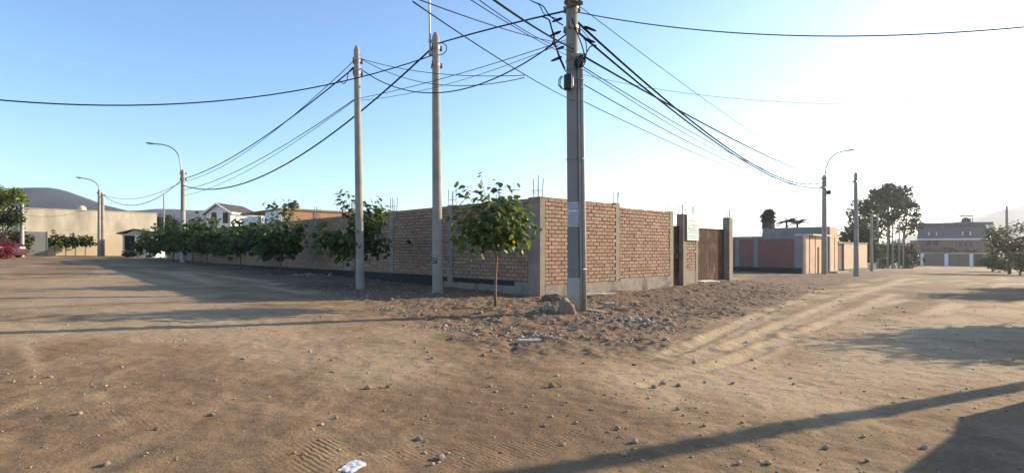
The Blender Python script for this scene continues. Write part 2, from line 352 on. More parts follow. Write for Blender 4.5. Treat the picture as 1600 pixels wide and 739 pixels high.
    base = mix(ramp(noise(1.3).outputs[0], .35, .68), (.33, .222, .122), (.20, .129, .068))
    base = mix(mul(sp.outputs[2], .8), base, (.145, .09, .05))
    base = mix(sp.outputs[1], base, (.43, .318, .192))
    loose = mix(ramp(noise(2.2).outputs[0], .38, .65), (.14, .085, .052), (.195, .128, .08))
    loose = mix(ramp(noise(9, 8, .7).outputs[0], .5, .72), loose, (.27, .21, .155))
    cm = mix(sp.outputs[0], base, loose)
    cm = mix(mul(ramp(noise(22, 8, .8).outputs[0], .48, .66), .6), cm, (.13, .083, .048))
    cm = mix(mul(ramp(noise(60, 5, .75).outputs[0], .55, .7), .65), cm, (.40, .30, .20))
    L.new(cm, b.inputs['Base Color']); b.inputs['Roughness'].default_value = .95; b.inputs['Specular IOR Level'].default_value = .15
    prev = None
    for s_, st, di in ((5, .3, .05), (34, .7, .014), (120, .8, .006)):
        bp = N.new('ShaderNodeBump'); bp.inputs['Strength'].default_value = st; bp.inputs['Distance'].default_value = di; L.new(noise(s_, 6, .65).outputs[0], bp.inputs['Height'])
        if prev: L.new(prev, bp.inputs['Normal'])
        prev = bp.outputs[0]
    wv = N.new('ShaderNodeTexWave'); wv.wave_type = 'BANDS'; wv.bands_direction = 'DIAGONAL'; wv.inputs['Scale'].default_value = 13.; wv.inputs['Distortion'].default_value = 2.5; wv.inputs['Detail'].default_value = 2; L.new(tc.outputs['Object'], wv.inputs['Vector'])
    bp = N.new('ShaderNodeBump'); bp.inputs['Strength'].default_value = .7; bp.inputs['Distance'].default_value = .011; L.new(mul(wv.outputs['Fac'], vc.outputs['Alpha']), bp.inputs['Height']); L.new(prev, bp.inputs['Normal']); prev = bp.outputs[0]
    L.new(prev, b.inputs['Normal'])
    me.materials.append(m); o = bpy.data.objects.new('ground', me); col.objects.link(o); tag(o, None, None, kind='structure'); return o
ground()

# ------------------------------------------------------------------ hills
def hill(name, prof, dist, depth, mat, rel, seed):
    xs = np.linspace(prof[0][0], prof[-1][0], 140); top = np.interp(xs, [p[0] for p in prof], [p[1] for p in prof])
    n = 26; vs = []; fs = []
    for j in range(n):
        s = j / (n - 1); d = dist - depth * .9 + depth * 1.8 * s; k = math.sin(math.pi * s) ** 1.3
        for i, px in enumerate(xs):
            zc = hz(top[i], dist); x = rat(px) * dist
            nz = rel * float(fbm(x * .012 + seed, d * .012, 4)) * math.sin(math.pi * s) * (1 if abs(s - .5) > .03 else .25)
            vs.append((x, d, -6 + (zc + 6) * k + nz * k))
    for j in range(n - 1):
        for i in range(len(xs) - 1):
            a = j * len(xs) + i; fs.append((a, a + 1, a + 1 + len(xs), a + len(xs)))
    m = MB(); m.add(vs, fs); o = m.build(name, mat, smooth=True); tag(o, None, None, kind='structure')
hill('hill', [(-160, 372), (-60, 345), (0, 326), (40, 303), (66, 294.5), (84, 294), (100, 298), (125, 308), (160, 320), (190, 327), (230, 338), (300, 362)], 620, 190, M['hill'], 12, 1)
hill('hill', [(120, 372), (200, 336), (232, 329), (258, 326), (300, 329), (320, 334), (360, 350), (440, 380)], 900, 210, M['hill'], 14, 5)
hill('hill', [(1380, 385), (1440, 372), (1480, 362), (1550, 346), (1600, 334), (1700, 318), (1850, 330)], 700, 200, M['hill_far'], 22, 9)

# ------------------------------------------------------------------ main brick walls
BL, BH = .262, .106
BANG_R = math.atan2(DR.y, DR.x); BANG_L = math.atan2(DL.y, DL.x)
def brick_mesh(depth=.06):
    bm = bmesh.new(); bmesh.ops.create_cube(bm, size=1); bmesh.ops.scale(bm, vec=(BL - .016, depth, BH - .016), verts=bm.verts)
    bmesh.ops.bevel(bm, geom=list(bm.edges), offset=.004, segments=1, affect='EDGES'); me = bpy.data.meshes.new('brick'); bm.to_mesh(me); bm.free(); me.materials.append(M['brick']); return me
BRICK = brick_mesh(); BV = [tuple(v.co) for v in BRICK.vertices]; BF = [tuple(p.vertices) for p in BRICK.polygons]
def lay(root, p, v, n, spans, zb, ang, limit, side=1):
    """courses of bricks over the spans (t0, t1, ztop); the `limit` nearest ones are objects, the rest one part"""
    cells = []
    for t0, t1, zt in spans:
        k = 0; z = zb
        while z + BH * .7 < zt:
            h = min(BH, zt - z); t = t0 - (BL / 2 if k % 2 else 0)
            while t < t1 - .03:
                a, b = max(t, t0), min(t + BL, t1)
                if b - a > .05: cells.append(((a + b) / 2, b - a, z + h / 2, h))
                t += BL
            z += BH; k += 1
    full = sorted([c for c in cells if c[1] > BL * .98], key=lambda c: c[0])
    part = set(full[:limit]); m = MB()
    for c in cells:
        o = Vector(p) + v * (c[0] + R.uniform(-.004, .004)) + n * (R.gauss(-.018, .004)); o.z = c[2] + R.uniform(-.003, .003); rz = ang + R.gauss(0, .008)
        if c in part: inst('brick', BRICK, root, o, rz)
        else:
            sx = (c[1] - .016) / (BL - .016); sz = max(.3, (c[3] - .016) / (BH - .016)); ca, sa = math.cos(rz), math.sin(rz)
            m.add([(o.x + x * sx * ca - y * sa, o.y + x * sx * sa + y * ca, o.z + z * sz) for x, y, z in BV], BF)
    if m.f:
        o = m.build('brickwork', M['brick'], root); o['kind'] = 'stuff'
def rebar(root_col, base, n, h, spread, rnd, ux, uy, ties=1):
    for i in range(n):
        a = (i % 2 - .5) * spread; b = (i // 2 - (n // 2 - 1) / 2) * spread * 2 / max(1, n // 2)
        p = base + ux * b + uy * a; q = p + Vector((rnd.uniform(-.02, .02), rnd.uniform(-.02, .02), h * rnd.uniform(.85, 1.05)))
        m = MB(); m.tube([p, (p + q) / 2 + Vector((rnd.uniform(-.008, .008), 0, 0)), q], .011, 6); m.build('rebar', M['rebar'], root_col)
    for k in range(ties):
        z = h * (.35 + .3 * k); e = [base + ux * (sx * spread * .52) + uy * (sy * spread * .52) + Vector((0, 0, z)) for sx, sy in ((-1, -1), (1, -1), (1, 1), (-1, 1), (-1, -1))]
        m = MB(); m.tube(e, .005, 5); m.build('stirrup', M['rebar'], root_col)
rr = random.Random(11)
ZT = 2.615                                           # top of the long wall
# the wall along the left street, in shade
TL_END = hit(C0, DL, 300)
lw = thing('brick_wall', 'long shaded brick boundary wall with concrete columns behind the roadside trees', 'wall', (C0.x, C0.y, gz(C0.x, C0.y)))
cols_l = [hit(C0, DL, p) for p in (704, 612, 547, 493)]; stp = 3.3
while cols_l[-1] + stp < TL_END: cols_l.append(cols_l[-1] + stp)
cw = .26
m = MB(); m.slab(C0, DL, NL, .0, TL_END, -.3, ZT - .01, .12, -.045); m.build('mortar_core', M['mortar'], lw)
bt = 4.2
m = MB(); m.slab(C0, DL, NL, .42, bt, -.4, .345, .18, .012); m.build('plinth', M['plinth'], lw)
m = MB(); m.slab(C0, DL, NL, bt, TL_END, -.4, .40, .18, .022); m.build('plinth', M['bitumen'], lw); lw.children[-1]['label'] = 'plinth painted black with bitumen'
m = MB(); m.slab(C0, DL, NL, .95, bt, .22, .352, .02, .018); m.build('bitumen_strip', M['bitumen'], lw)
edges = [.42] + [e for c in cols_l for e in (c - cw / 2, c + cw / 2)] + [TL_END]
lay(lw, C0, DL, NL, [(edges[i], edges[i + 1], ZT) for i in range(0, len(edges), 2)], .36, BANG_L, 300)
for k, c in enumerate(cols_l):
    m = MB(); m.slab(C0, DL, NL, c - cw / 2, c + cw / 2, -.3, ZT + .012, .2, .02); cc = m.build('column', M['column'], lw)
    if k < 6:
        b = along(C0, DL, c) + NL * -.08; b.z = ZT; rebar(cc, b, 4, .5 if k else .52, .16, rr, DL, NL, 1)
# corner column, part of the sunlit wall
rw = thing('brick_wall', 'sunlit brick wall with exposed orange bricks, between the corner and the metal door', 'wall', (*along(C0, DR, .2)[:2], gz(C0.x, C0.y)))
m = MB(); cb = C0 + DL * .2 + DR * .10 + NR * .02 + NL * .02; cb.z = (ZT + .012 - .3) / 2
m.box(cb, (.2, .44, ZT + .312), DR, NR); cc = m.build('column', M['column'], rw)
b = C0 + DR * .12 + DL * .16; b.z = ZT; rebar(cc, b, 4, .56, .17, rr, DR, NR, 1)
ta, tb, tc_ = hit(C0, DR, 962), hit(C0, DR, 1046), hit(C0, DR, 1051.5)
ZA, ZB = hz(318, along(C0, DR, ta).y), hz(331, along(C0, DR, tb).y)
ta2 = hit(C0, DR, 968)
m = MB(); m.slab(C0, DR, NR, 0.21, ta, -.3, ZA - .01, .12, -.045); m.slab(C0, DR, NR, ta2, tb, -.3, ZB - .01, .12, -.045); m.build('mortar_core', M['mortar'], rw)
m = MB(); m.slab(C0, DR, NR, .21, ta2, -.4, .27, .2, .03); m.build('plinth', M['plinth'], rw)
m = MB(); m.slab(C0, DR, NR, ta2, tb, -.4, .33, .2, .032); m.build('plinth', M['plinth'], rw)
lay(rw, C0, DR, NR, [(.21, ta, ZA)], .275, BANG_R, 300); lay(rw, C0, DR, NR, [(ta2, tb, ZB)], .335, BANG_R, 0)
m = MB(); m.slab(C0, DR, NR, ta, ta2, -.3, ZA + .02, .2, .01); cc = m.build('column', M['column'], rw)
b = along(C0, DR, (ta + ta2) / 2) + NR * -.08; b.z = ZA; rebar(cc, b, 3, .42, .15, rr, DR, NR, 0)
m = MB(); m.slab(C0, DR, NR, tb, tc_, -.3, ZB + .015, .25, .02); cc = m.build('column', M['column'], rw)
b = along(C0, DR, (tb + tc_) / 2) + NR * -.1; b.z = ZB; rebar(cc, b, 4, .3, .15, rr, DR, NR, 0)
# side door, pier with sign, vehicle gate, end post
t1, t2, t3, t4 = hit(C0, DR, 1067), hit(C0, DR, 1090), hit(C0, DR, 1139), hit(C0, DR, 1143.5)
ZP = hz(334, along(C0, DR, t1).y); ZG = hz(357, along(C0, DR, (t2 + t3) / 2).y); ZE = hz(340, along(C0, DR, t3).y)
def gb(t, o=0): p = along(C0, DR, t) + NR * o; p.z = gz(p.x, p.y); return p
dr = thing('metal_door', 'narrow rusty metal door recessed between sunlit brick wall and sign pier', 'door', gb((tc_ + t1) / 2, -.4))
m = MB(); m.slab(C0, DR, NR, tc_ + .05, t1 - .05, -.06, hz(353, along(C0, DR, t1).y), .03, -.17); m.build('door_leaf', M['rust'], dr)
m = MB()
for a, b_ in ((tc_, tc_ + .05), (t1 - .05, t1)): m.slab(C0, DR, NR, a, b_, -.2, hz(353, along(C0, DR, t1).y), .06, -.15)
m.build('door_frame', M['rust'], dr)
m = MB(); m.slab(C0, DR, NR, tc_, t1, -.25, -.06, .5, .0); m.build('threshold', M['column'], dr)
m = MB(); q = along(C0, DR, t1 - .14) + NR * -.15; q.z = 1.0; m.box(q, (.04, .04, .14), DR, NR); m.build('handle', M['steel'], dr)
gp = thing('gate_pier', 'wide brick and concrete pier carrying the white sign beside the rusty gate', 'pier', gb((t1 + t2) / 2, -.1))
zpb = hz(422.6, along(C0, DR, (t1 + t2) / 2).y)
m = MB(); m.slab(C0, DR, NR, t1, t1 + .2, -.35, ZP, .27, .02); c1 = m.build('column', M['column'], gp)
m = MB(); m.slab(C0, DR, NR, t2 - .16, t2, -.35, ZP - .03, .27, .02); c2 = m.build('column', M['column'], gp)
m = MB(); m.slab(C0, DR, NR, t1 + .2, t2 - .16, -.35, zpb, .25, .012); m.build('plaster_base', M['column'], gp)
m = MB(); m.slab(C0, DR, NR, t1 + .2, t2 - .16, zpb, ZP - .06, .2, -.045); m.build('mortar_core', M['mortar'], gp)
lay(gp, C0, DR, NR, [(t1 + .2, t2 - .16, ZP - .06)], zpb, BANG_R, 300)
for t_, cc, n_ in ((t1 + .08, c1, 3), (t2 - .08, c2, 6)):
    b = along(C0, DR, t_) + NR * -.15; b.z = ZP - .02; rebar(cc, b, n_, .38, .14, rr, DR, NR, 0)
sg = thing('notice_board', 'white printed notice board fixed to the brick pier beside the gate', 'sign', along(C0, DR, (t1 + t2) / 2) + Vector((0, 0, 2.)))
s0, s1 = t1 + .2, t2 - .05; zs0, zs1 = hz(374.5, along(C0, DR, t1).y), hz(335.5, along(C0, DR, t1).y)
m = MB(); m.slab(C0, DR, NR, s0, s1, zs0, zs1, .025, .065); m.build('board', M['signwhite'], sg)
m = MB()
for a, b_, z0, z1 in ((s0 - .02, s1 + .02, zs1, zs1 + .025), (s0 - .02, s1 + .02, zs0 - .025, zs0), (s0 - .025, s0, zs0, zs1), (s1, s1 + .025, zs0, zs1)): m.slab(C0, DR, NR, a, b_, z0, z1, .035, .07)
m.build('frame', M['steel'], sg)
m = MB(); m.slab(C0, DR, NR, s0 + .04, s1 - .04, zs0 + .05, zs0 + (zs1 - zs0) * .28, .004, .0685); m.build('printed_band', M['signteal'], sg)
m = MB(); hh = zs1 - zs0; ww = s1 - s0
for fz, segs in ((.92, [(.45, .6)]), (.84, [(.4, .65)]), (.76, [(.15, .5), (.55, .85)]), (.62, [(.05, .95)]), (.55, [(.1, .3), (.38, .8)]), (.48, [(.1, .3), (.38, .7)]), (.42, [(.05, .95)]), (.36, [(.2, .85)]), (.29, [(.12, .9)]), (.16, [(.15, .85)]), (.09, [(.3, .8)])):
    for a, b_ in segs:
        x = a
        while x < b_:
            w_ = rr.uniform(.05, .13); m.slab(C0, DR, NR, s0 + x * ww, s0 + min(x + w_, b_) * ww, zs0 + fz * hh - .012, zs0 + fz * hh + .012, .004, .0715); x += w_ + .03
m.build('faded_print', M['signgrey'], sg)['kind'] = 'stuff'
gt = thing('metal_gate', 'wide rusty brown sheet metal vehicle gate beside the sign pier', 'gate', gb((t2 + t3) / 2, -.4))
tm = (t2 + t3) / 2; zgb = .03
for a, b_ in ((t2 + .06, tm - .01), (tm + .01, t3 - .06)):
    m = MB(); m.slab(C0, DR, NR, a, b_, zgb + .03, ZG - .05, .02, -.17); lf = m.build('gate_leaf', M['rust'], gt)
    for q0, q1, z0, z1 in ((a, b_, ZG - .05, ZG), (a, b_, zgb, zgb + .03), ): m = MB(); m.slab(C0, DR, NR, q0, q1, z0, z1, .05, -.155); m.build('frame_bar', M['rust'], lf)
m = MB(); m.slab(C0, DR, NR, t2, t3, -.3, zgb - .01, .7, -.05); m.build('threshold', M['column'], gt)
ep = thing('gate_post', 'bare concrete gate post with rebar at the far end of the rusty gate', 'post', gb(t4, -.1))
m = MB(); m.slab(C0, DR, NR, t3, t4 + .05, -.35, ZE, .28, .02); cc = m.build('shaft', M['column'], ep)
for k in range(6):
    p = along(C0, DR, (t3 + t4) / 2 + .04 * (k % 2)) + NR * (-.03 - .045 * k); p.z = ZE
    m = MB(); m.tube([p, p + Vector((rr.uniform(-.02, .02), 0,   .34 * rr.uniform(.85, 1.1)))], .011, 6); m.build('rebar', M['rebar'], ep)

# ------------------------------------------------------------------ poles and street lamps
def lerp(a, b, t): return a + (b - a) * t
def concrete_pole(label, base, H, r0, r1, lean=(0, 0), bands=(), cat='pole', group='concrete utility poles', collar=None, name='utility_pole', mat='concrete'):
    base = onground(base); root = thing(name, label, cat, base, group)
    P = lambda z: base + Vector((lean[0] * z, lean[1] * z, z)); rad = lambda z: lerp(r0, r1, z / H)
    zs = [-.25, 0] + [H * i / 10 for i in range(1, 10)] + [H]
    m = MB(); m.tube([P(z) for z in zs] + [P(H + .03), P(H + .1)], [rad(z) for z in zs] + [r1 * .8, r1 * .55], 22); m.build('shaft', M[mat], root, smooth=True)
    if collar:
        m = MB(); m.tube([P(-.1), P(collar - .02), P(collar)], [r0 * 1.13, r0 * 1.09, r0 * 1.02], 22); m.build('base_collar', M['concrete_light'], root, smooth=True)
    for z in bands:
        m = MB(); m.tube([P(z - .03), P(z + .03)], rad(z) + .012, 18); bb = m.build('steel_band', M['steel'], root)
        for a in (0.5, 2.4, 4.3):
            q = P(z) + Vector((math.cos(a), math.sin(a), 0)) * (rad(z) + .05); m = MB(); m.tube([q - Vector((0, 0, .06)), q - Vector((0, 0, .02)), q + Vector((0, 0, .02)), q + Vector((0, 0, .06))], [.03, .045, .03, .04], 10); m.build('insulator', M['porcelain'], bb)
    return root, P, rad
def lamp_arm(root, pts, head_dir, r=.03, hl=.45):
    m = MB(); m.tube(pts, [r] * len(pts), 8); a = m.build('lamp_arm', M['steel'], root, smooth=True)
    p = Vector(pts[-1]); d = Vector(head_dir).normalized(); w = d.cross(Vector((0, 0, 1))).normalized(); u = w.cross(d)
    m = MB(); k = [(-.06, .04, .03), (.06, .1, .05), (hl * .6, .13, .055), (hl, .05, .02)]; vs = []
    for t_, a_, b_ in k:
        for q in range(8): vs.append(p + d * t_ + w * (a_ * math.cos(q * math.pi / 4)) + u * (b_ * math.sin(q * math.pi / 4)))
    fs = [(i * 8 + j, i * 8 + (j + 1) % 8, (i + 1) * 8 + (j + 1) % 8, (i + 1) * 8 + j) for i in range(3) for j in range(8)] + [tuple(range(8)), tuple(range(24, 32))]
    m.add(vs, fs); h = m.build('lamp_head', M['steel'], root, smooth=True)
    m = MB(); m.box(p + d * (hl * .45) - u * .05, (.25, .15, .03), d, w, u); m.build('lens', M['lens'], h)
def bez(p, n=10):
    p = [Vector(q) for q in p]; out = []
    for i in range(n + 1):
        t = i / n; q = p[:]
        while len(q) > 1: q = [q[j].lerp(q[j + 1], t) for j in range(len(q) - 1)]
        out.append(q[0])
    return out
def pix(px, py, d): return Vector((rat(px) * d, d, hz(py, d)))
pA = gpt(898, 489); pB = gpt(684, 457); pC = gpt(563, 450)
offl = along(C0, DL, 0) + NL * 1.5
pD = along(offl, DL, hit(offl, DL, 286)); pF = gpt(1288, 428); pG = gpt(1338, 432)
A, PA, RA = concrete_pole('tall thick concrete pole at the corner carrying a conduit, black box and cable tangle', pA, 10.5, .135, .098, (-.0095, 0), (5.95, 5.55), collar=.66, mat='pole_grey')
B_, PB, RB = concrete_pole('concrete pole with black number plate and a steel tube beside its top', pB, (457 - 57) / F * pB.y, .15, .098, (-.008, 0), (6.25, 6.72), collar=None)
C_, PC, RC = concrete_pole('slim concrete pole in front of the second roadside tree', pC, (450 - 78) / F * pC.y, .125, .085, (-.015, 0), (6.65, 6.3))
hD = hz(268, pD.y) - gz(pD.x, pD.y)
D_, PD, RD = concrete_pole('street lamp pole standing among the row of small trees', pD, hD, .15, .11, (-.002, 0), (hD - .12, hD - .5), 'street lamp', name='street_lamp')
tp = PD(hD); lamp_arm(D_, bez([tp + Vector((-.12, 0, -.5)), tp + Vector((-.12, 0, .8)), tp + Vector((-.1, 0, 1.7)), pix(240, 225, pD.y)], 12), (-1, 0, .15), .035, .5)
m = MB(); m.tube([PD(.0), PD(.05), PD(3.2), PD(3.22)], [.152, .153, .138, .1], 22); m.build('painted_band', M['concrete_light'], D_)
hF = hz(276, pF.y) - gz(pF.x, pF.y)
F_, PF, RF = concrete_pole('street lamp pole in front of the peach brick wall', pF, hF, .19, .14, (0, 0), (hF - .15, hF - .8), 'street lamp', name='street_lamp')
tp = PF(hF); lamp_arm(F_, bez([tp + Vector((.05, 0, -.4)), tp + Vector((.0, 0, 1.1)), tp + Vector((.55, 0, 1.75)), pix(1324, 235.5, pF.y)], 12), (1, 0, .2), .04, .6)
m = MB(); m.box(PF(hF - 1.15) + Vector((.28, -.05, 0)), (.22, .2, .28)); m.build('junction_box', M['blackbox'], F_)
hG = hz(272, pG.y) - gz(pG.x, pG.y)
G_, PG, RG = concrete_pole('plain pole standing right of the peach wall, before the big trees', pG, hG, .16, .1, (-.006, 0), (hG - .5,))
pE1 = gpt(155, 399.5); pE1 = Vector((rat(155) * 46, 46, 0)); pE2 = Vector((rat(160.5) * 46.5, 46.5, 0))
hE = hz(298, 46) - gz(pE1.x, pE1.y)
E1, PE1, RE1 = concrete_pole('left one of the paired poles before the cream wall, carrying a street lamp', pE1, hE, .13, .1, (.0, 0), (hE - .2,), 'street lamp', name='street_lamp')
tp = PE1(hE); lamp_arm(E1, bez([tp, tp + Vector((-.05, 0, .6)), tp + Vector((-.4, 0, .95)), pix(127, 278.5, 46)], 10), (-1, 0, .2), .035, .45)
E2, PE2, RE2 = concrete_pole('right one of the paired poles before the cream wall, without a lamp', pE2, hz(304, 46.5) - gz(pE2.x, pE2.y), .15, .12, (-.004, 0), (5.1,))
pW = Vector((rat(34.5) * 40, 40, 0)); Wp, PW, RW = concrete_pole('short whitish pole at far left before the dark bush', pW, hz(317, 40) - gz(pW.x, pW.y), .13, .1, mat='concrete_light')
pS = Vector((rat(256) * 52, 52, 0)); Sp, PS, RS = concrete_pole('thin distant pole behind the guard booth roof', pS, hz(306, 52) - gz(pS.x, pS.y), .07, .05)
# poles outside the frame that carry the crossing cables
pQ = Vector((-4.2, -5.5, 0)); Qp, PQ, RQ = concrete_pole('tall pole across the street behind the viewer', pQ, 9.5, .15, .1, group='poles outside the view')
pR = Vector((8.9, 7.3, 0)); Rp, PR, RR_ = concrete_pole('pole beyond the right edge whose shadow crosses the road', pR, 7.2, .11, .08, group='poles outside the view')
pX = Vector((-15.5, 9.4, 0)); Xp, PX, RX = concrete_pole('pole beyond the left edge holding the long cable', pX, 7.0, .14, .1, group='poles outside the view')
# fittings on the corner pole
def side(P, rad, z, a, e=0.): return P(z) + Vector((math.cos(a), math.sin(a), 0)) * (rad(z) + e)
zc0 = hz(88, pA.y) - PA(0).z
m = MB()
m.tube([side(PA, RA, z, -.35, .06) for z in (-.1, 1.5, 3, zc0)], .045, 12); m.build('conduit_pipe', M['pvc'], A, smooth=True)
m = MB(); m.tube([side(PA, RA, z, -.75, .028) for z in (-.05, 1.5, 3, zc0 + .02)], .022, 10); m.build('conduit_pipe', M['pvc'], A, smooth=True)
for py in (96, 111, 127, 140, 250, 420):
    z = hz(py, pA.y) - PA(0).z; q = []
    for k in range(17):
        a = 2 * math.pi * k / 16; w = max(0, math.cos(a + .4)) ** 3; q.append(PA(z) + Vector((math.cos(a), math.sin(a), 0)) * (RA(z) + .012 + .1 * w))
    m = MB(); m.tube(q, .007, 5); m.build('strap', M['steel'], A)
zb = hz(133, pA.y) - PA(0).z
m = MB(); bx = side(PA, RA, zb, math.radians(-125), .07); m.box(bx, (.15, .14, .28)); m.box(bx + Vector((0, 0, .145)), (.11, .1, .02)); bo = m.build('splice_box', M['blackbox'], A)
bo.modifiers.new('bevel', 'BEVEL').width = .015
m = MB()
for k in range(3):
    m.tube([bx + Vector((-.09 - .02 * k, -.02, .12)), bx + Vector((-.14 - .02 * k, -.03, .05)), bx + Vector((-.15 - .02 * k, -.03, -.06)), bx + Vector((-.1 - .01 * k, -.02, -.13)), bx + Vector((-.02, 0, -.12))], .007, 5)
m.build('loop_cable', M['cable'], A)
m = MB(); m.tube([bx + Vector((.09, -.075, .08)), bx + Vector((.09, -.075, -.09))], .012, 6); m.build('box_edge', M['signwhite'], A)
# cross arm and hardware near the top of the picture
for py, ang in ((7, .35), (14, -.5)):
    z = hz(py, pA.y) - PA(0).z; d = Vector((math.cos(ang), math.sin(ang), 0)); m = MB(); m.box(PA(z) + d * .05 + Vector((0, -.13, 0)), (.34, .035, .04), d, d.cross(Vector((0, 0, 1)))); cr = m.build('cross_arm', M['rebar'], A)
    for s in (-.19, .1):
        p = PA(z) + d * (.05 + s) + Vector((0, -.14, .05)); m = MB(); m.tube([p, p + Vector((0, 0, .04)), p + Vector((0, 0, .07)), p + Vector((0, 0, .12))], [.03, .045, .03, .04], 10); m.build('insulator', M['porcelain'], cr)
for k, py in enumerate((33, 44, 52, 64, 78, 92)):       # wedge clamps on the cables
    z = hz(py, pA.y) - PA(0).z; a = (-2.6, -.3, -2.8, -.5, -2.4, -2.7)[k]; p = side(PA, RA, z, a, .12); d = Vector((math.cos(a), math.sin(a), -.5))
    m = MB(); m.tube([p, p + d * .06, p + d * .2, p + d * .24], [.012, .03, .022, .01], 8); m.build('cable_clamp', M['cable'], A)
# paper notice wrapped round the corner pole
def wrap(root, P, rad, z0, z1, a0, a1, e, mat, name):
    m = MB(); n = 8; vs = []
    for z in (z0, z1):
        for i in range(n + 1): vs.append(side(P, rad, z, lerp(a0, a1, i / n), e))
    m.add(vs, [(i, i + 1, n + 2 + i, n + 1 + i) for i in range(n)]); return m.build(name, mat, root)
zn0, zn1 = hz(354, pA.y) - PA(0).z, hz(317, pA.y) - PA(0).z
nt = thing('paper_notice', 'weathered paper notice with lines of faded print pasted on the corner pole', 'notice', side(PA, RA, zn0, -1.6, .004))
wrap(nt, PA, RA, zn0, zn1, -2.9, -.5, .004, M['paper'], 'sheet')
for i in range(13):
    z = lerp(zn0 + .03, zn1 - .03, i / 12)
    if i in (8,): continue
    wrap(nt, PA, RA, z - .007, z + .007, -2.7 + rr.uniform(0, .25), -.75 - rr.uniform(0, .4), .007, M['ink'], 'print_line')
# number plate on the second pole
zpl = hz(407, pB.y) - PB(0).z
npl = thing('number_plate', 'small black plate with white numerals on the concrete pole', 'plate', side(PB, RB, zpl, -2.1, .01))
wrap(npl, PB, RB, zpl - .075, zpl + .075, -2.75, -1.55, .006, M['plate'], 'plate')
fc = bpy.data.curves.new('numerals', 'FONT'); fc.body = '27'; fc.size = .15; fc.align_x = 'CENTER'; fc.align_y = 'CENTER'; fc.extrude = .001
fo = bpy.data.objects.new('numerals_source', fc); col.objects.link(fo); dg = bpy.context.evaluated_depsgraph_get(); me = bpy.data.meshes.new_from_object(fo.evaluated_get(dg)); bpy.data.objects.remove(fo)
me.materials.clear(); me.materials.append(M['signwhite'])
for v in me.vertices:
    a = -2.15 + v.co.x / (RB(zpl) + .01); q = side(PB, RB, zpl + v.co.y, a, .0095 + v.co.z) - Vector(npl['_w']); v.co = q
no = bpy.data.objects.new('numerals', me); col.objects.link(no); no.parent = npl
# steel lamp tube beside the second pole
zt = hz(88, pB.y) - PB(0).z; q0 = PB(zt) + Vector((-.15, -.04, 0))
m = MB(); m.tube([q0, q0 + Vector((-.03, 0, 1.9)), q0 + Vector((-.4, -.25, 2.6)), q0 + Vector((-1.2, -.8, 2.85))], .024, 8); m.build('lamp_tube', M['steel'], B_)
for z in (zt + .05, zt + .4): m = MB(); m.box(PB(z) + Vector((-.08, -.02, 0)), (.22, .06, .07)); m.build('bracket', M['steel'], B_)

# ------------------------------------------------------------------ overhead cables
def cable(label, p0, p1, samples, r=.012, s0=0., s1=1., z0=None, z1=None, mat='cable', n=36, extra=None):
    S, Zs, Wt = [], [], []
    for px, py in samples:
        q = rat(px); dx, dy = p1[0] - p0[0], p1[1] - p0[1]; s = (q * p0[1] - p0[0]) / (dx - q * dy); d = p0[1] + s * dy
        S.append(s); Zs.append(hz(py, d)); Wt.append(1.)
    if z0 is not None: S.append(0); Zs.append(z0); Wt.append(3)
    if z1 is not None: S.append(1); Zs.append(z1); Wt.append(3)
    S, Zs, Wt = map(np.array, (S, Zs, Wt)); k = 2 if len(S) > 2 else 1
    co = np.polyfit(S, Zs, k, w=Wt)
    pts = [Vector((lerp(p0[0], p1[0], s), lerp(p0[1], p1[1], s), float(np.polyval(co, s)))) for s in np.linspace(s0, s1, n)]
    m = MB(); m.tube(pts, r, 6)
    o = m.build('overhead_cable', M[mat], base=pts[0], smooth=True); tag(o, label, 'cable', 'overhead cables between the poles'); return pts
cable('long black cable sweeping from the plated pole to the left picture edge', pB, pX, [(672, 88), (550, 125), (420, 148), (300, 162), (150, 164), (0, 157)], .016)
cable('thick black cable rising from the plated pole top to the corner pole tangle', pB, pA, [(690, 66.5), (755, 50), (809, 33), (848, 27)], .02)
cable('black cable hanging in a deep curve between slim pole and corner pole', pC, pA, [(560, 105.5), (608, 133.6), (647, 143), (678, 145.5), (720, 140), (755, 131), (815, 102), (863, 70)], .014)
cable('thick black cable dropping from the plated pole to the tree row lamp', pB, pD, [(668, 85), (620, 125), (565, 172), (500, 222), (430, 265), (350, 296), (292, 291)], .028)
cable('upper dark cable from slim pole down to the tree row lamp', pC, pD, [(552, 107), (480, 165), (400, 224), (340, 257), (290, 279)], .022)
cable('thin upper line parallel to the cable from slim pole to tree row lamp', pC, pD, [(552, 97), (500, 143), (430, 206), (360, 252), (290, 283)], .012, mat='cable_grey')
cable('thin lower line from middle of the slim pole to the tree row lamp', pC, pD, [(552, 155), (480, 207), (400, 253), (330, 283), (290, 297)], .014, mat='cable_grey')
cable('faint lowest line from middle of the slim pole to the tree row lamp', pC, pD, [(552, 157), (470, 219), (400, 258), (300, 303)], .01, mat='cable_grey')
cable('thin line from slim pole top to the cable junction, nearly level', pC, pA, [(566, 93), (620, 105.5), (682, 116), (750, 119), (818, 118)], .009, s1=.83, mat='cable_grey')
cable('thin line from slim pole top to the cable junction, sagging lower', pC, pA, [(566, 93), (630, 123), (690, 132), (745, 133), (820, 122)], .009, s1=.83, mat='cable_grey')
cable('pale line rising from middle of slim pole to the corner pole, upper', pC, pA, [(566, 153), (640, 137), (740, 109), (810, 87), (865, 70)], .009, mat='cable_grey')
cable('pale line rising from middle of slim pole to the corner pole, lower', pC, pA, [(566, 157), (640, 146), (740, 120), (860, 76)], .007, mat='cable_grey')
cable('thin straight line crossing overhead from top left to corner pole box', pQ, pA, [(639, 0), (728, 57), (820, 118), (880, 150)], .007, s0=.62, mat='cable_grey')
cable('thick cable crossing overhead from the top centre to the corner pole', pQ, pA, [(771, 0), (815, 30), (850, 52), (886, 72)], .016, s0=.5)
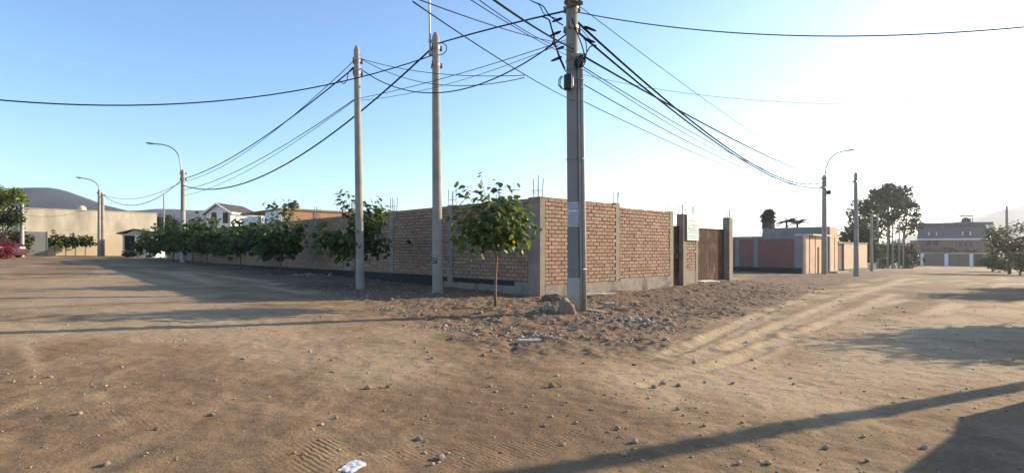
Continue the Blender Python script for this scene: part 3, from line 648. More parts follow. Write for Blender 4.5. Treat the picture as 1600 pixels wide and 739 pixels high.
cable('thin overhead line left of the thick cable, upper of a close pair', pQ, pA, [(748, 0), (800, 36), (862, 70)], .006, s0=.5)
cable('thin overhead line left of the thick cable, lower of a close pair', pQ, pA, [(735, 0), (796, 38), (856, 72)], .006, s0=.5)
cable('thin gently sloping overhead line above the plated pole', pQ, pA, [(652, 0), (715, 20), (782, 45), (862, 65)], .006, s0=.6, mat='cable_grey')
cable('black cable from top of corner pole to the right lamp, steepest of the bundle', pA, pF, [(905, 34), (981, 105.6), (1054, 170.6), (1127, 227), (1184, 262), (1245, 283), (1287, 286)], .026)
cable('black cable beneath the steepest one, corner pole to the right lamp', pA, pF, [(930, 72), (1022, 150), (1095, 207), (1160, 252), (1245, 288), (1287, 292)], .024)
cable('black cable from the coil on the corner pole to the right lamp top', pA, pF, [(910, 88), (1001, 138), (1075, 181), (1164, 227), (1245, 264), (1288, 278)], .022)
cable('thin grey line starting just below the coil toward the right lamp', pA, pF, [(912, 107), (1022, 170), (1103, 221), (1184, 260), (1265, 287)], .011, mat='cable_grey')
cable('second thin grey line below the coil toward the right lamp', pA, pF, [(912, 108), (960, 140), (1062, 207), (1143, 247), (1265, 291)], .009, mat='cable_grey')
cable('thin grey line leaving the corner pole beside the black box', pA, pF, [(904, 128), (981, 170), (1062, 217), (1143, 254), (1265, 293)], .011, mat='cable_grey')
cable('lowest faint line from the corner pole to the right lamp', pA, pF, [(904, 154), (1001, 203), (1103, 246), (1225, 288)], .009, mat='cable_grey')
cable('straight thin line high above the bundle, corner pole to right lamp', pA, pF, [(904, 10), (1000, 80), (1083, 144), (1184, 213), (1286, 271)], .008, mat='cable_grey')
cable('black cable from corner pole top across the sky to the right edge', pA, pR, [(905, 21), (1000, 35), (1103, 48), (1300, 58), (1450, 54), (1600, 42)], .011)
cable('faint line from the corner pole across the sky to right edge', pA, pR, [(905, 116), (1022, 138), (1103, 150), (1298, 163), (1600, 153)], .004, mat='cable_grey')
cable('short cable between the right lamp top and the plain pole', pF, pG, [(1288, 278), (1310, 281.5), (1336, 283)], .02)
pOut = Vector((52, 34, 0))
cable('faint line from the plain pole across the hazy sky to the right edge', pG, pOut, [(1340, 279), (1400, 290), (1480, 295), (1600, 292)], .012, mat='cable_grey')
cable('second faint line from the plain pole, slightly lower', pG, pOut, [(1340, 284), (1400, 291), (1490, 296), (1600, 293)], .008, mat='cable_grey')
cable('dark cable from the tree row lamp down to the paired poles', pD, pE2, [(284, 284), (250, 302), (215, 318), (195, 326), (163, 305)], .02)
cable('upper cable from the tree row lamp to the paired poles', pD, pE2, [(284, 285), (240, 303), (200, 312), (163, 305)], .014)
pT1 = Vector((rat(1362) * 66, 66, 0))
cable('slanting cable from the right lamp toward the far leaning poles, upper', pF, pT1, [(1290, 283), (1310, 310), (1330, 333), (1362, 350)], .02, mat='cable_grey')
cable('slanting cable from the right lamp toward the far leaning poles, lower', pF, pT1, [(1290, 287), (1308, 315), (1325, 336), (1362, 356)], .02, mat='cable_grey')
cable('thin cable drooping from the paired poles to the short whitish pole', pE1, pW, [(151, 320), (110, 334), (80, 339), (36, 335)], .012, mat='cable_grey')
# coil and jumper tangle
ct = thing('cable_coil', 'tangle of coiled black cable hanging right of the corner pole', 'cable coil', pix(908, 98, pA.y - .1))
for k in range(5):
    c = pix(907 + rr.uniform(-3, 3), 96 + rr.uniform(-3, 3), pA.y - .1 - .015 * k); a, b_ = rr.uniform(.07, .11), rr.uniform(.10, .15); ph = rr.uniform(0, 6)
    m = MB(); m.tube([c + Vector((a * math.cos(q), .03 * math.sin(q * 2 + ph), b_ * math.sin(q + .3 * k))) for q in np.linspace(0, 6.4, 24)], .008, 6); m.build('loop', M['cable'], ct)
def jumper(label, pl, r=.009, dd=.12):
    d = pA.y - dd; pts = [pix(px, py, d) for px, py in pl]; q = []
    for i in range(len(pts) - 1):
        p0, p1, p2, p3 = pts[max(i - 1, 0)], pts[i], pts[i + 1], pts[min(i + 2, len(pts) - 1)]
        for j in range(6):
            t = j / 6; q.append(.5 * ((2 * p1) + (p2 - p0) * t + (2 * p0 - 5 * p1 + 4 * p2 - p3) * t * t + (3 * p1 - p0 - 3 * p2 + p3) * t ** 3))
    q.append(pts[-1]); m = MB(); m.tube(q, r, 6); o = m.build('jumper_cable', M['cable'], base=pts[0], smooth=True); tag(o, label, 'cable', 'jumper cables round the corner pole')
jumper('jumper looping left of the corner pole down to the deep curved cable', [(848, 27), (858, 32), (862, 45), (866, 58), (862, 70), (852, 77)], .014)
jumper('pair of jumpers running down the left flank of the corner pole', [(858, 32), (866, 62), (872, 86), (880, 105), (884, 112)], .010, .14)
jumper('crossing jumper on the left flank, just above the black box', [(864, 66), (871, 80), (876, 92), (883, 108)], .012, .15)
jumper('short clipped jumper high on the left of the corner pole', [(832, 3), (848, 10), (858, 24), (870, 34), (880, 40)], .012, .14)
jumper('second clipped jumper crossing high on the left', [(828, 1), (842, 8), (850, 22), (862, 27), (875, 32)], .009, .16)
jumper('steep jumper at the right of the corner pole reaching the coil', [(894, 30), (900, 48), (908, 68), (913, 86), (911, 94)], .012, .12)
jumper('bowed jumper at the right of the corner pole reaching the coil', [(902, 52), (912, 58), (916, 70), (916, 86), (912, 94)], .009, .14)
jumper('jumper with a clamp linking the coil to the cable bundle', [(917, 82), (922, 74), (928, 71), (932, 72)], .012, .12)
jumper('small stray jumper beside the upper right clamps', [(896, 46), (904, 45), (911, 49), (918, 58), (926, 66)], .007, .13)
jumper('long drooping jumper under the plated pole insulators', [(690, 67), (697, 72), (697, 80), (690, 86), (684, 86)], .012, -4.3)
jumper('small looped jumper left of the slim pole', [(552, 105), (545, 113), (542, 125), (537, 131), (530, 126)], .012, -5.2)

# ------------------------------------------------------------------ trees
def leaf_mesh(mat, size=1.):
    k = [(0, 0, 0), (-.34, .12, .03), (-.48, .38, .05), (-.34, .68, .02), (0, 1.05, -.16), (.34, .68, .02), (.48, .38, .05), (.34, .12, .03), (0, .35, -.03), (0, .7, -.06)]
    me = bpy.data.meshes.new('leaf'); me.from_pydata([tuple(v * size for v in p) for p in k], [], [(0, 8, 2, 1), (8, 9, 3, 2), (9, 4, 3), (0, 7, 6, 8), (8, 6, 5, 9), (9, 5, 4)]); me.materials.append(mat); return me
LEAF, LEAFY = leaf_mesh(M['leaf']), leaf_mesh(M['leaf_yellow'])
LV = [Vector(v.co) for v in LEAF.vertices]; LFc = [tuple(p.vertices) for p in LEAF.polygons]
def leaf_frame(d, rnd, droop=.6):
    """tip points outward and down, blade faces up and out"""
    y = Vector((d.x, d.y, d.z * .3 - droop * rnd.uniform(.3, 1.4))) + Vector((rnd.uniform(-.6, .6), rnd.uniform(-.6, .6), rnd.uniform(-.4, .4))); y.normalize()
    zz = d + Vector((rnd.uniform(-.7, .7), rnd.uniform(-.7, .7), rnd.uniform(0, .9))); zz = (zz - y * zz.dot(y)); zz = zz.normalized() if zz.length > .01 else Vector((0, 0, 1))
    xx = y.cross(zz); return Matrix((xx, y, zz)).transposed()
def small_tree(label, base, H, trunk_h, cw_, seed, nleaf, lsize, parts=0, shoots=3, group='young broadleaf street trees', yellow=0, nbr=13, lean=(0, 0), tr=.03, low=0.):
    rnd = random.Random(seed); base = onground(base); root = thing('street_tree', label, 'tree', base, group)
    T = lambda z: base + Vector((lean[0] * z + .02 * math.sin(z * 3 + seed), lean[1] * z, z))
    m = MB(); m.tube([T(z) for z in (-.1, trunk_h * .35, trunk_h * .7, trunk_h, trunk_h + (H - trunk_h) * .45)], [tr * 1.25, tr, tr * .9, tr * .85, tr * .4], 8); m.build('trunk', M['bark'], root, smooth=True)
    tips = []; cc = T(trunk_h + (H - trunk_h) * .42)
    for k in range(nbr + shoots):
        a = 6.283 * k / nbr * 1.618 + rnd.uniform(-.3, .3); st = T(trunk_h * rnd.uniform(.92, 1.0) + (H - trunk_h) * rnd.uniform(0, .3))
        if k < nbr:
            el = rnd.uniform(-.25 - low, 1.0); rr_ = cw_ / 2 * rnd.uniform(.75, 1.08) * (1 - .35 * max(0, el) ** 2)
            en = cc + Vector((math.cos(a) * rr_, math.sin(a) * rr_, (H - trunk_h) * .5 * el * rnd.uniform(.75, 1.)))
        else:
            en = T(0) + Vector((math.cos(a) * cw_ * rnd.uniform(.05, .35), math.sin(a) * cw_ * .2, H * rnd.uniform(.93, 1.0)))
        mid = st.lerp(en, .5) + Vector((0, 0, -.03 + .1 * rnd.random())); tips.append((st, mid, en))
        m = MB(); m.tube([st, mid, en], [tr * .5, tr * .35, tr * .12], 5); m.build('branch', M['bark'], root)
    wts = [(2 if k < nbr else .8) for k in range(len(tips))]; lv = []
    for i in range(nleaf):
        st, mid, en = rnd.choices(tips, wts)[0]; t = rnd.uniform(.25, 1.03) ** .8; p = st.lerp(mid, t * 2) if t < .5 else mid.lerp(en, t * 2 - 1)
        sp = cw_ * (.085 if en.z < base.z + H * .9 else .04); p = p + Vector((rnd.gauss(0, sp), rnd.gauss(0, sp), rnd.gauss(-.01, sp)))
        d = (p - cc); d = d.normalized() if d.length > .05 else Vector((0, -1, .2)); lv.append((p, leaf_frame(d, rnd), lsize * rnd.uniform(.65, 1.2), d))
    lv.sort(key=lambda q: q[0].y)
    ys = set(rnd.sample(range(min(len(lv), 140)), yellow)) if yellow else set()
    m = MB()
    for i, (p, fr, s, d) in enumerate(lv):
        if i < parts: inst('leaf', LEAFY if i in ys else LEAF, root, p, scale=s, quat=fr.to_quaternion())
        else: m.add([p + fr @ (v * s) for v in LV], LFc)
    if m.f:
        o = m.build('foliage' if parts else 'crown', M['leaf'], root)
        if parts: o['kind'] = 'stuff'
    return root
small_tree('young tree with yellowing leaves on a thin bare trunk, nearest the wall corner', gpt(775, 479), 2.76, 1.06, 1.66, 4, 800, .15, parts=300, shoots=4, yellow=6, nbr=16, tr=.03)
offt = C0 + NL * 1.6
def rowpt(px, o=0): p = C0 + NL * (1.6 + o); return along(p, DL, hit(p, DL, px))
pt = rowpt(556, .7); small_tree('broad young tree partly hidden by the slim pole', pt, hz(303, pt.y) - gz(pt.x, pt.y), .95, 2.1, 9, 1100, .165, parts=300, shoots=4, yellow=3, nbr=17, low=.3)
for px, top, w, sd, lab, th in ((438, 313, 1.75, 12, 'narrow upright young tree in front of the rooftop water tank', .75), (376, 341, 2.35, 15, 'bushy round tree below the white gabled house', .7), (324, 336, 1.9, 21, 'leafy tree left of the bushy round one in the shaded row', .8),
                            (301, 345, 2.0, 23, 'leafy tree just right of the tree row lamp', .8), (270, 343, 2.1, 25, 'leafy tree just left of the tree row lamp', .8), (250, 350, 2.0, 27, 'low leafy tree beside the guard booth wall', .6), (229, 360, 1.5, 29, 'leftmost low tree of the shaded row, before the guard booth', .4)):
    pt = rowpt(px); small_tree(lab, pt, hz(top, pt.y) - gz(pt.x, pt.y), th, w, sd, 900, .2, shoots=5, nbr=16, tr=.035, low=.45)

def blob_tree(name, label, cat, base, trunk_h, centre_blobs, mat, n, ls, seed, bark='darkbark', tr=.2, group=None, trunks=None, droop=.2, bare=False):
    """a trunk with limbs to clumps of leaves; blobs = (centre, radii)"""
    rnd = random.Random(seed); base = onground(base); root = thing(name, label, cat, base, group)
    top = base + Vector((0, 0, trunk_h))
    if tr:
        m = MB(); m.tube([base - Vector((0, 0, .2)), base + Vector((tr * .4, 0, trunk_h * .5)), top], [tr * 1.3, tr, tr * .8], 9); m.build('trunk', M[bark], root, smooth=True)
        for c, r in centre_blobs:
            m = MB(); c = Vector(c); m.tube([top - Vector((0, 0, trunk_h * .15)), top.lerp(c, .5) + Vector((rnd.uniform(-.2, .2), 0, 0)), c], [tr * .55, tr * .35, tr * .12], 6); m.build('limb', M[bark], root)
    m = MB(); vol = [r[0] * r[1] * r[2] for c, r in centre_blobs]
    cl = []
    for c, r in centre_blobs:
        for _ in range(14): 
            d = Vector((rnd.gauss(0, 1), rnd.gauss(0, 1), rnd.gauss(0, 1))).normalized() * rnd.uniform(.45, 1) ** .6; cl.append((Vector((c[0] + d.x * r[0], c[1] + d.y * r[1], c[2] + d.z * r[2])), d, min(r) * .34, vol[centre_blobs.index((c, r))]))
    for i in range(n):
        c, d, s, _ = rnd.choices(cl, [q[3] ** .7 for q in cl])[0]
        p = c + Vector((rnd.gauss(0, s), rnd.gauss(0, s), rnd.gauss(0, s * .8))); fr = leaf_frame((d + Vector((rnd.gauss(0, .4), rnd.gauss(0, .4), .3))).normalized(), rnd, droop); k = ls * rnd.uniform(.6, 1.3)
        q = [p + fr @ (Vector(v) * k) for v in ((0, 0, 0), (-.35, .5, .08), (0, 1, -.05), (.35, .5, .08))]; m.add(q, [(0, 3, 2, 1)])
    m.build('crown', mat, root); return root
def bl(px, py, d, rx, rz, ry=None):                  # clump from its place in the picture at depth d (radii in pixels)
    k = d / F; return (tuple(pix(px, py, d)), (rx * k, (ry or rx) * k, rz * k))
d = 78; b0 = Vector((rat(1385) * d, d, 0))
blob_tree('domed_tree', 'tall dense dome-crowned tree rising above the feathery trees', 'tree', Vector((rat(1388) * 84, 84, 0)), 7.5, [bl(1388, 310, 84, 27, 16), bl(1370, 313, 84, 13, 12), bl(1406, 314, 84, 13, 12), bl(1388, 300, 84, 16, 9), bl(1388, 322, 84, 26, 8)], M['leaf_dark'], 5200, .5, 31, group='big trees at the end of the right street')
for px, blobs, sd, lab in ((1345, [(1340, 335, 13, 12), (1332, 350, 9, 9), (1352, 322, 11, 9), (1338, 318, 6, 6), (1348, 352, 12, 10)], 33, 'feathery gappy tree at the left of the big tree cluster'),
                           (1372, [(1368, 338, 11, 10), (1382, 346, 12, 11), (1374, 360, 12, 10), (1392, 336, 9, 8), (1362, 325, 8, 7)], 35, 'feathery gappy tree in the middle, below the domed crown'),
                           (1412, [(1408, 340, 11, 10), (1424, 330, 8, 13), (1429, 345, 7, 11), (1414, 358, 10, 9), (1432, 352, 6, 6), (1420, 318, 4, 5)], 37, 'feathery gappy tree at the right of the big tree cluster')):
    d = 72; blob_tree('feathery_tree', lab, 'tree', Vector((rat(px) * d, d, 0)), 4.2, [bl(a, b_, d, rx, rz) for a, b_, rx, rz in blobs], M['leaf_dark'], 1700, .36, sd, tr=.16, group='big trees at the end of the right street')
d = 62; blob_tree('dark_shrub_mass', 'dark dense tree mass right behind the plain pole', 'tree', Vector((rat(1348) * d, d, 0)), 1.6, [bl(1340, 378, d, 17, 20), bl(1355, 372, d, 12, 22), bl(1326, 368, d, 9, 14), bl(1352, 395, d, 14, 12)], M['leaf_dark'], 4200, .36, 41, group='big trees at the end of the right street')
for px, py, rx, rz, sd, lab, mt in ((1378, 402, 12, 15, 43, 'grey-green shrub under the big trees, left of the thin trunks', 'leaf_dry'), (1398, 398, 12, 18, 45, 'grey-green shrub among the thin trunks', 'leaf_dry'), (1418, 400, 11, 16, 47, 'dark shrub beside the far house gateway', 'leaf_dark')):
    d = 68; blob_tree('shrub', lab, 'shrub', Vector((rat(px) * d, d, 0)), .5, [bl(px, py, d, rx, rz), bl(px + 3, py - 8, d, rx * .7, rz * .7)], M[mt], 2000, .26, sd, tr=.06, group='shrubs at the end of the right street')
for px, top, bot, lab in ((1361.5, 335, 424, 'grey utility pole among the far trees, tallest of the thin ones'), (1371, 336, 420, 'second thin grey pole among the far trees'), (1387, 355, 416, 'pale thin trunk left of the twin trunks'), (1394.5, 350, 419, 'pale thin trunk, left of a twin pair'), (1404.5, 348, 419, 'pale thin trunk, right of a twin pair'), (1411, 360, 416, 'short pale trunk nearest the far house')):
    d = F * E / (bot - HY - .0219 * (px - CX)); d = min(d, 66)
    concrete_pole(lab, Vector((rat(px) * d, d, 0)), hz(top, d) - gz(rat(px) * d, d), .15 if px < 1372 else .11, .1 if px < 1372 else .07, (rr.uniform(-.01, .01), 0), group='thin poles and trunks by the far trees', mat='concrete' if px < 1372 else 'palebark')
for px, d in ((1363, 60), (1367.5, 61)):
    b = onground(Vector((rat(px) * d, d, 0))); m = MB(); m.tube([b, b + Vector((0, 0, .6)), b + Vector((0, 0, .68))], [.1, .1, .04], 8); o = m.build('bollard', M['white'], base=b); tag(o, 'low whitewashed stump, %s of two at the foot of the grey poles' % ('left' if px < 1365 else 'right'), 'bollard', 'whitewashed stumps')
# right hand greenery
d = 50; blob_tree('roadside_tree', 'hazy green roadside tree with thin trunk at the right edge', 'tree', Vector((rat(1577) * d, d, 0)), 1.6, [bl(1580, 372, d, 26, 15), bl(1603, 368, d, 22, 20), bl(1562, 384, d, 11, 11), bl(1592, 392, d, 20, 12)], M['leaf_dry'], 2600, .3, 51, tr=.11, group='greenery along the right side')
d = 57; blob_tree('shrub', 'wide pale shrub in front of the far house garage', 'shrub', Vector((rat(1550) * d, d, 0)), .4, [bl(1552, 406, d, 14, 11), bl(1564, 409, d, 16, 11), bl(1540, 411, d, 8, 7)], M['leaf_dry'], 1700, .26, 53, tr=.06, group='greenery along the right side')
d = 47; blob_tree('shrub', 'scrubby shrub below the hazy roadside tree at right edge', 'shrub', Vector((rat(1594) * d, d, 0)), .4, [bl(1594, 412, d, 16, 14), bl(1610, 405, d, 14, 18)], M['leaf_dry'], 1300, .24, 55, tr=.06, group='greenery along the right side')
# outside the frame on the right: trees whose shadows reach the road
for x, y, h, w, sd, lab in ((13.1, 11.1, 3.0, 2.0, 61, 'round roadside tree beyond the right edge'), (22.5, 21.6, 3.2, 2.6, 63, 'second roadside tree beyond the right edge'), (27.5, 25.8, 3.6, 3.0, 65, 'third roadside tree beyond the right edge')):
    g0 = gz(x, y); blob_tree('roadside_tree', lab, 'tree', Vector((x, y, 0)), h * .4, [((x, y, g0 + h * .68), (w / 2, w / 2, h * .3)), ((x + .3, y + .5, g0 + h * .6), (w * .4, w * .4, h * .25)), ((x - .2, y - .4, g0 + h * .55), (w * .35, w * .35, h * .22))], M['leaf'], 6500, .17, sd, tr=.07, group='greenery along the right side')
# far left trees
d = 38; blob_tree('leafy_tree', 'pale green crowned tree at the left edge above the whitish pole', 'tree', Vector((rat(-14) * d, d, 0)), 2.6, [bl(8, 303, d, 22, 11), bl(28, 308, d, 10, 8), bl(-20, 310, d, 26, 18)], M['leaf_pale'], 3000, .22, 71, tr=.12, group='trees at the left edge')
d = 39; blob_tree('leafy_tree', 'dark leafy tree below the pale crown at left edge', 'tree', Vector((rat(6) * d, d, 0)), 1.4, [bl(6, 335, d, 20, 17), bl(22, 340, d, 10, 9), bl(-8, 352, d, 18, 20)], M['leaf_dark'], 2200, .22, 73, tr=.1, group='trees at the left edge')
d = 41; blob_tree('shrub', 'dark green bush behind the whitish pole', 'shrub', Vector((rat(22) * d, d, 0)), .5, [bl(18, 378, d, 16, 17), bl(36, 376, d, 10, 14)], M['leaf_dark'], 1600, .2, 75, tr=.06)
d = 58; blob_tree('leafy_tree', 'dark distant tree between cream wall and tree row lamp', 'tree', Vector((rat(262) * d, d, 0)), 2, [bl(262, 352, d, 18, 12), bl(280, 358, d, 14, 9), bl(250, 352, d, 8, 12)], M['leaf_dark'], 1500, .28, 77, tr=.12)
# palms behind the neighbour's wall
def fan_palm(label, px, top, d):
    rnd = random.Random(px); b = onground(Vector((rat(px) * d, d, 0))); root = thing('palm_tree', label, 'palm', b, 'palms behind the neighbouring wall'); zt = hz(top + 12, d)
    c = Vector((b.x, b.y, zt)); m = MB(); m.tube([b, b.lerp(c, .5), c], [.3, .25, .22], 10); m.build('trunk', M['darkbark'], root, smooth=True)
    m = MB()
    for i in range(90):                               # dead skirt
        a = rnd.uniform(0, 6.28); z = rnd.uniform(-.1, 2.6); r = .3 + .45 * rnd.random(); p = c + Vector((math.cos(a) * r, math.sin(a) * r, -z)); m.add([p, p + Vector((.22 * math.sin(a), -.22 * math.cos(a), -.7)), p + Vector((-.22 * math.sin(a), .22 * math.cos(a), -.75))], [(0, 1, 2)])
    m.build('dead_skirt', M['darkbark'], root)
    for i in range(90):
        a = rnd.uniform(0, 6.28); el = rnd.uniform(-1.3, 1.5); dv = Vector((math.cos(a) * math.cos(el), math.sin(a) * math.cos(el), math.sin(el))); q = c + dv * rnd.uniform(.12, .55); m = MB(); m.tube([c, q], .015, 4); up = dv.cross(Vector((0, 0, 1))).normalized()
        for j in range(13):
            f = -1.3 + 2.6 * j / 12; t_ = (dv * math.cos(f) + up * math.sin(f)); w = (up * math.cos(f) - dv * math.sin(f)) * .028; m.add([q - w * .3, q + t_ * .3 + w * 2., q + t_ * .55 - Vector((0, 0, .08)), q + t_ * .3 - w * 2.], [(0, 1, 2, 3)])
        m.build('frond', M['leaf_dark'], root)
def feather_palm(label, px, top, d, k=1.):
    rnd = random.Random(px); b = onground(Vector((rat(px) * d, d, 0))); root = thing('palm_tree', label, 'palm', b, 'palms behind the neighbouring wall'); c = Vector((b.x, b.y, hz(top + 1, d)))
    m = MB(); m.tube([b, c], [.16, .12], 8); m.build('trunk', M['darkbark'], root, smooth=True)
    for i in range(15):
        a = 6.283 * i / 15 + rnd.uniform(-.2, .2); el = rnd.uniform(-.2, 1.3); L_ = k * rnd.uniform(1.0, 1.4); h = Vector((math.cos(a), math.sin(a), 0)); pts = [c + h * (L_ * s * math.cos(el * (1 - .5 * s))) + Vector((0, 0, L_ * (s * math.sin(el) - .55 * s * s))) for s in (0, .25, .5, .75, 1)]
        m = MB(); m.tube(pts, [.03, .025, .02, .014, .008], 4); sd = h.cross(Vector((0, 0, 1)))
        for j in range(1, 22):
            s = j / 22 * 4; i0 = min(int(s), 3); p = pts[i0].lerp(pts[i0 + 1], s - i0)
            for sg_ in (-1, 1): q = p + sd * (sg_ * .32 * k) + h * .15 + Vector((0, 0, -.12)); m.add([p, p + h * .12, q], [(0, 1, 2)])
        m.build('frond', M['leaf_dark'], root)
fan_palm('fan palm with dead skirt above the neighbouring wall', 1200, 327, 58)
feather_palm('feathery palm just right of the fan palm', 1229, 345, 60); feather_palm('second feathery palm, beside the grey parapet', 1246, 348, 62)

# ------------------------------------------------------------------ neighbouring walls on the right
def wall_part(root, name, mat, p, v, n, t0, t1, z0, z1, th, out=0.):
    m = MB(); m.slab(p, v, n, t0, t1, z0, z1, th, out); o = m.build(name, mat, root); wall_uv(o, v); return o
N0 = gpt(1253, 428); gN = gz(N0.x, N0.y); zN = hz(368, N0.y)
nw = thing('boundary_wall', 'dull red shaded wall with grey columns and black base across the lane', 'wall', (*N0[:2], gN))
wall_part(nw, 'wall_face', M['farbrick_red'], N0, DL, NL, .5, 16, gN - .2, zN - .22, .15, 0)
wall_part(nw, 'top_beam', M['greywall'], N0, DL, NL, .5, 16, zN - .22, zN, .2, .02)
wall_part(nw, 'black_base', M['bitumen'], N0, DL, NL, .02, 16, gN - .3, gN + .42, .2, .03)
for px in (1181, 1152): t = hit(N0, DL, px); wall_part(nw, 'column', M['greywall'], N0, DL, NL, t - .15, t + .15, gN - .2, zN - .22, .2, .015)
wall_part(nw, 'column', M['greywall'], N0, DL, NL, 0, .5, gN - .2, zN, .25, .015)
pw = thing('boundary_house', 'sunlit peach brick wall with doorway slit and grey parapet behind lamp pole', 'house', (*along(N0, DR, 3)[:2], gN))
tE = hit(N0, DR, 1309); xs_ = [hit(N0, DR, p) for p in (1253, 1277, 1280, 1290, 1309)]; zlow = hz(370, N0.y)
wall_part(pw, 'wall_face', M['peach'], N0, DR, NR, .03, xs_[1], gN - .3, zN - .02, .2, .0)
wall_part(pw, 'doorway', M['dark'], N0, DR, NR, xs_[1], xs_[2], gN - .3, gN + 1.9, .2, -.12)
wall_part(pw, 'lintel', M['peach'], N0, DR, NR, xs_[1], xs_[2], gN + 1.9, zN - .02, .2, .0)
wall_part(pw, 'wall_face', M['peach'], N0, DR, NR, xs_[2], tE, gN - .4, zN + .02, .2, .0)
for px in (1265, 1274, 1284, 1296, 1304): t = hit(N0, DR, px); wall_part(pw, 'column', M['farbrick_red'], N0, DR, NR, t - .05, t + .05, gN - .3, zN - .03, .08, .02)
pz = hz(353, N0.y + 3); wall_part(pw, 'parapet', M['greywall'], along(N0, DR, 5.6) , DL, NL, -.1, 5, gN, pz, .2, 0)
wall_part(pw, 'parapet', M['peach'], along(N0, DR, 5.62), DR, NR, .12, tE - 5.62, zN, pz, .3, .0)
wall_part(pw, 'roof_slab', M['cream'], N0, DR, NR, hit(N0, DR, 1264), hit(N0, DR, 1294), zN + .02, zN + .14, 1.2, .25)
wall_part(pw, 'entrance_step', M['column'], N0, DR, NR, hit(N0, DR, 1290), tE, gN - .5, gN + .05, .8, .8)
bw = thing('boundary_wall', 'lower peach wall with a brown gate, left of the plain pole', 'wall', (*along(N0, DR, tE + 2)[:2], gN)); N1 = along(N0, DR, tE); zL = hz(379, N1.y)
tq = [hit(N1, DR, p) for p in (1310, 1319, 1345)]
wall_part(bw, 'gate', M['brown'], N1, DR, NR, .06, tq[1], gN - .4, zL - .12, .1, -.1); wall_part(bw, 'wall_face', M['peach'], N1, DR, NR, tq[1], tq[2] + 2, gN - .5, zL - .05, .2, 0)
wall_part(bw, 'coping', M['column'], N1, DR, NR, .06, tq[2] + 2, zL - .05, zL + .05, .3, .06); wall_part(bw, 'dark_hedge_base', M['bitumen'], N1, DR, NR, .0, tq[2], gN - .5, gN + .12, .4, .5)
dg_ = thing('lean_to_roof', 'dark sloping roof sheet behind the lower peach wall', 'roof', (*along(N1, DR, 3)[:2], gN + 2.2)); q = along(N1, DR, 1.) + NR * -.6; q.z = zL - .1
m = MB(); e = hit(N1, DR, 1338); m.prism([along(N1, DR, 1.2) + NR * -.8 + Vector((0, 0, zL)), along(N1, DR, e) + NR * -.8 + Vector((0, 0, zL)), along(N1, DR, e) + NR * -3.5 + Vector((0, 0, zL + 1.15)), along(N1, DR, 2.) + NR * -3.5 + Vector((0, 0, zL + 1.15))], Vector((0, 0, -.1))); m.build('roof_sheet', M['rooftile'], dg_)

# ------------------------------------------------------------------ far house on the right
hd = 100.; hv = Vector((.93, -.37, 0)).normalized(); hn = Vector((-.37, -.93, 0)).normalized()
H0 = Vector((rat(1437) * hd, hd, 0)); hg = gz(H0.x, H0.y); fh = thing('brick_house', 'shaded brick house with long dark roof closing the right street', 'house', (*H0[:2], hg))
u = lambda px: hit(H0, hv, px); zz = lambda py: hz(py, hd)
w1 = u(1547)
wall_part(fh, 'wall', M['housebrick'], H0, hv, hn, 0, w1, hg - .3, zz(375), 6, 0)
m = MB(); q = along(H0, hv, w1) + Vector((0, 0, 0)); wall_part(fh, 'side_wall', M['cream'], along(H0, hv, w1 - .3), hn * -1, hv, -.02, 6, hg - .3, zz(375), .3, .32)
m = MB(); a0, a1 = -.5, w1 + .3; e0 = Vector((0, 0, zz(374))); r0 = Vector((0, 0, zz(352)))
m.prism([along(H0, hv, a0) + hn * .5 + e0, along(H0, hv, a1) + hn * .5 + e0, along(H0, hv, a1) + hn * -3 + r0, along(H0, hv, a0 + 1) + hn * -3 + r0], Vector((0, 0, -.15))); rf = m.build('roof', M['greyroof'], fh)
m = MB(); m.slab(H0, hv, hn, a0, a1, zz(375.2), zz(373.2), .08, .6); m.build('fascia', M['white'], rf)
m = MB(); c0, c1 = along(H0, hv, a1 + .05) + hn * .55, along(H0, hv, a1 + .05) + hn * -3; m.tube([c0 + e0, c1 + r0], .12, 4); m.build('verge_board', M['white'], rf)
for px0, px1, py0, py1 in ((1498, 1504, 385, 378), (1506, 1512, 385, 378), (1514, 1520, 385, 378), (1448, 1454, 384, 377), (1459, 1465, 384, 377)):
    wd = wall_part(fh, 'window', M['dark'], H0, hv, hn, u(px0), u(px1), zz(py0), zz(py1), .06, .03); m = MB(); a, b_ = u(px0), u(px1)
    for t0, t1_, z0, z1 in ((a - .05, a + .03, zz(py0), zz(py1)), (b_ - .03, b_ + .05, zz(py0), zz(py1)), (a + .03, b_ - .03, zz(py1) - .05, zz(py1) + .05), ((a + b_) / 2 - .03, (a + b_) / 2 + .03, zz(py0), zz(py1) - .05)): m.slab(H0, hv, hn, t0, t1_, z0, z1, .06, .07)
    m.build('window_frame', M['greywall'] if px0 > 1470 else M['brown'], wd)
for px0, px1 in ((1453, 1465), (1506, 1518)):          # dormers
    wd = wall_part(fh, 'dormer', M['greyroof'], H0, hv, hn, u(px0), u(px1), zz(371), zz(364), 1.5, -.6); m = MB()
    for p in (px0, px1): m.slab(H0, hv, hn, u(p) - .08, u(p) + .08, zz(371), zz(363), .1, -.5)
    m.build('dormer_trim', M['white'], wd)
m = MB(); m.slab(H0, hv, hn, u(1446), u(1562), zz(351.5), zz(347.5), 7, -2.5); m.build('upper_slab', M['greyroof'], fh)
wall_part(fh, 'upper_room', M['greywall'], H0, hv, hn, u(1496), u(1520), zz(362), zz(351.6), 4, -3.2)
wall_part(fh, 'upper_room', M['housebrick'], H0, hv, hn, u(1521), u(1552), zz(372), zz(351.6), 4, -3.0)
for px in (1448, 1462, 1482): m = MB(); m.slab(H0, hv, hn, u(px) - .1, u(px) + .1, zz(364), zz(351.6), .2, -3); m.build('roof_post', M['greywall'], fh)
wall_part(fh, 'chimney_stack', M['cream'], H0, hv, hn, u(1552), u(1558), hg, zz(352), 1, -1)
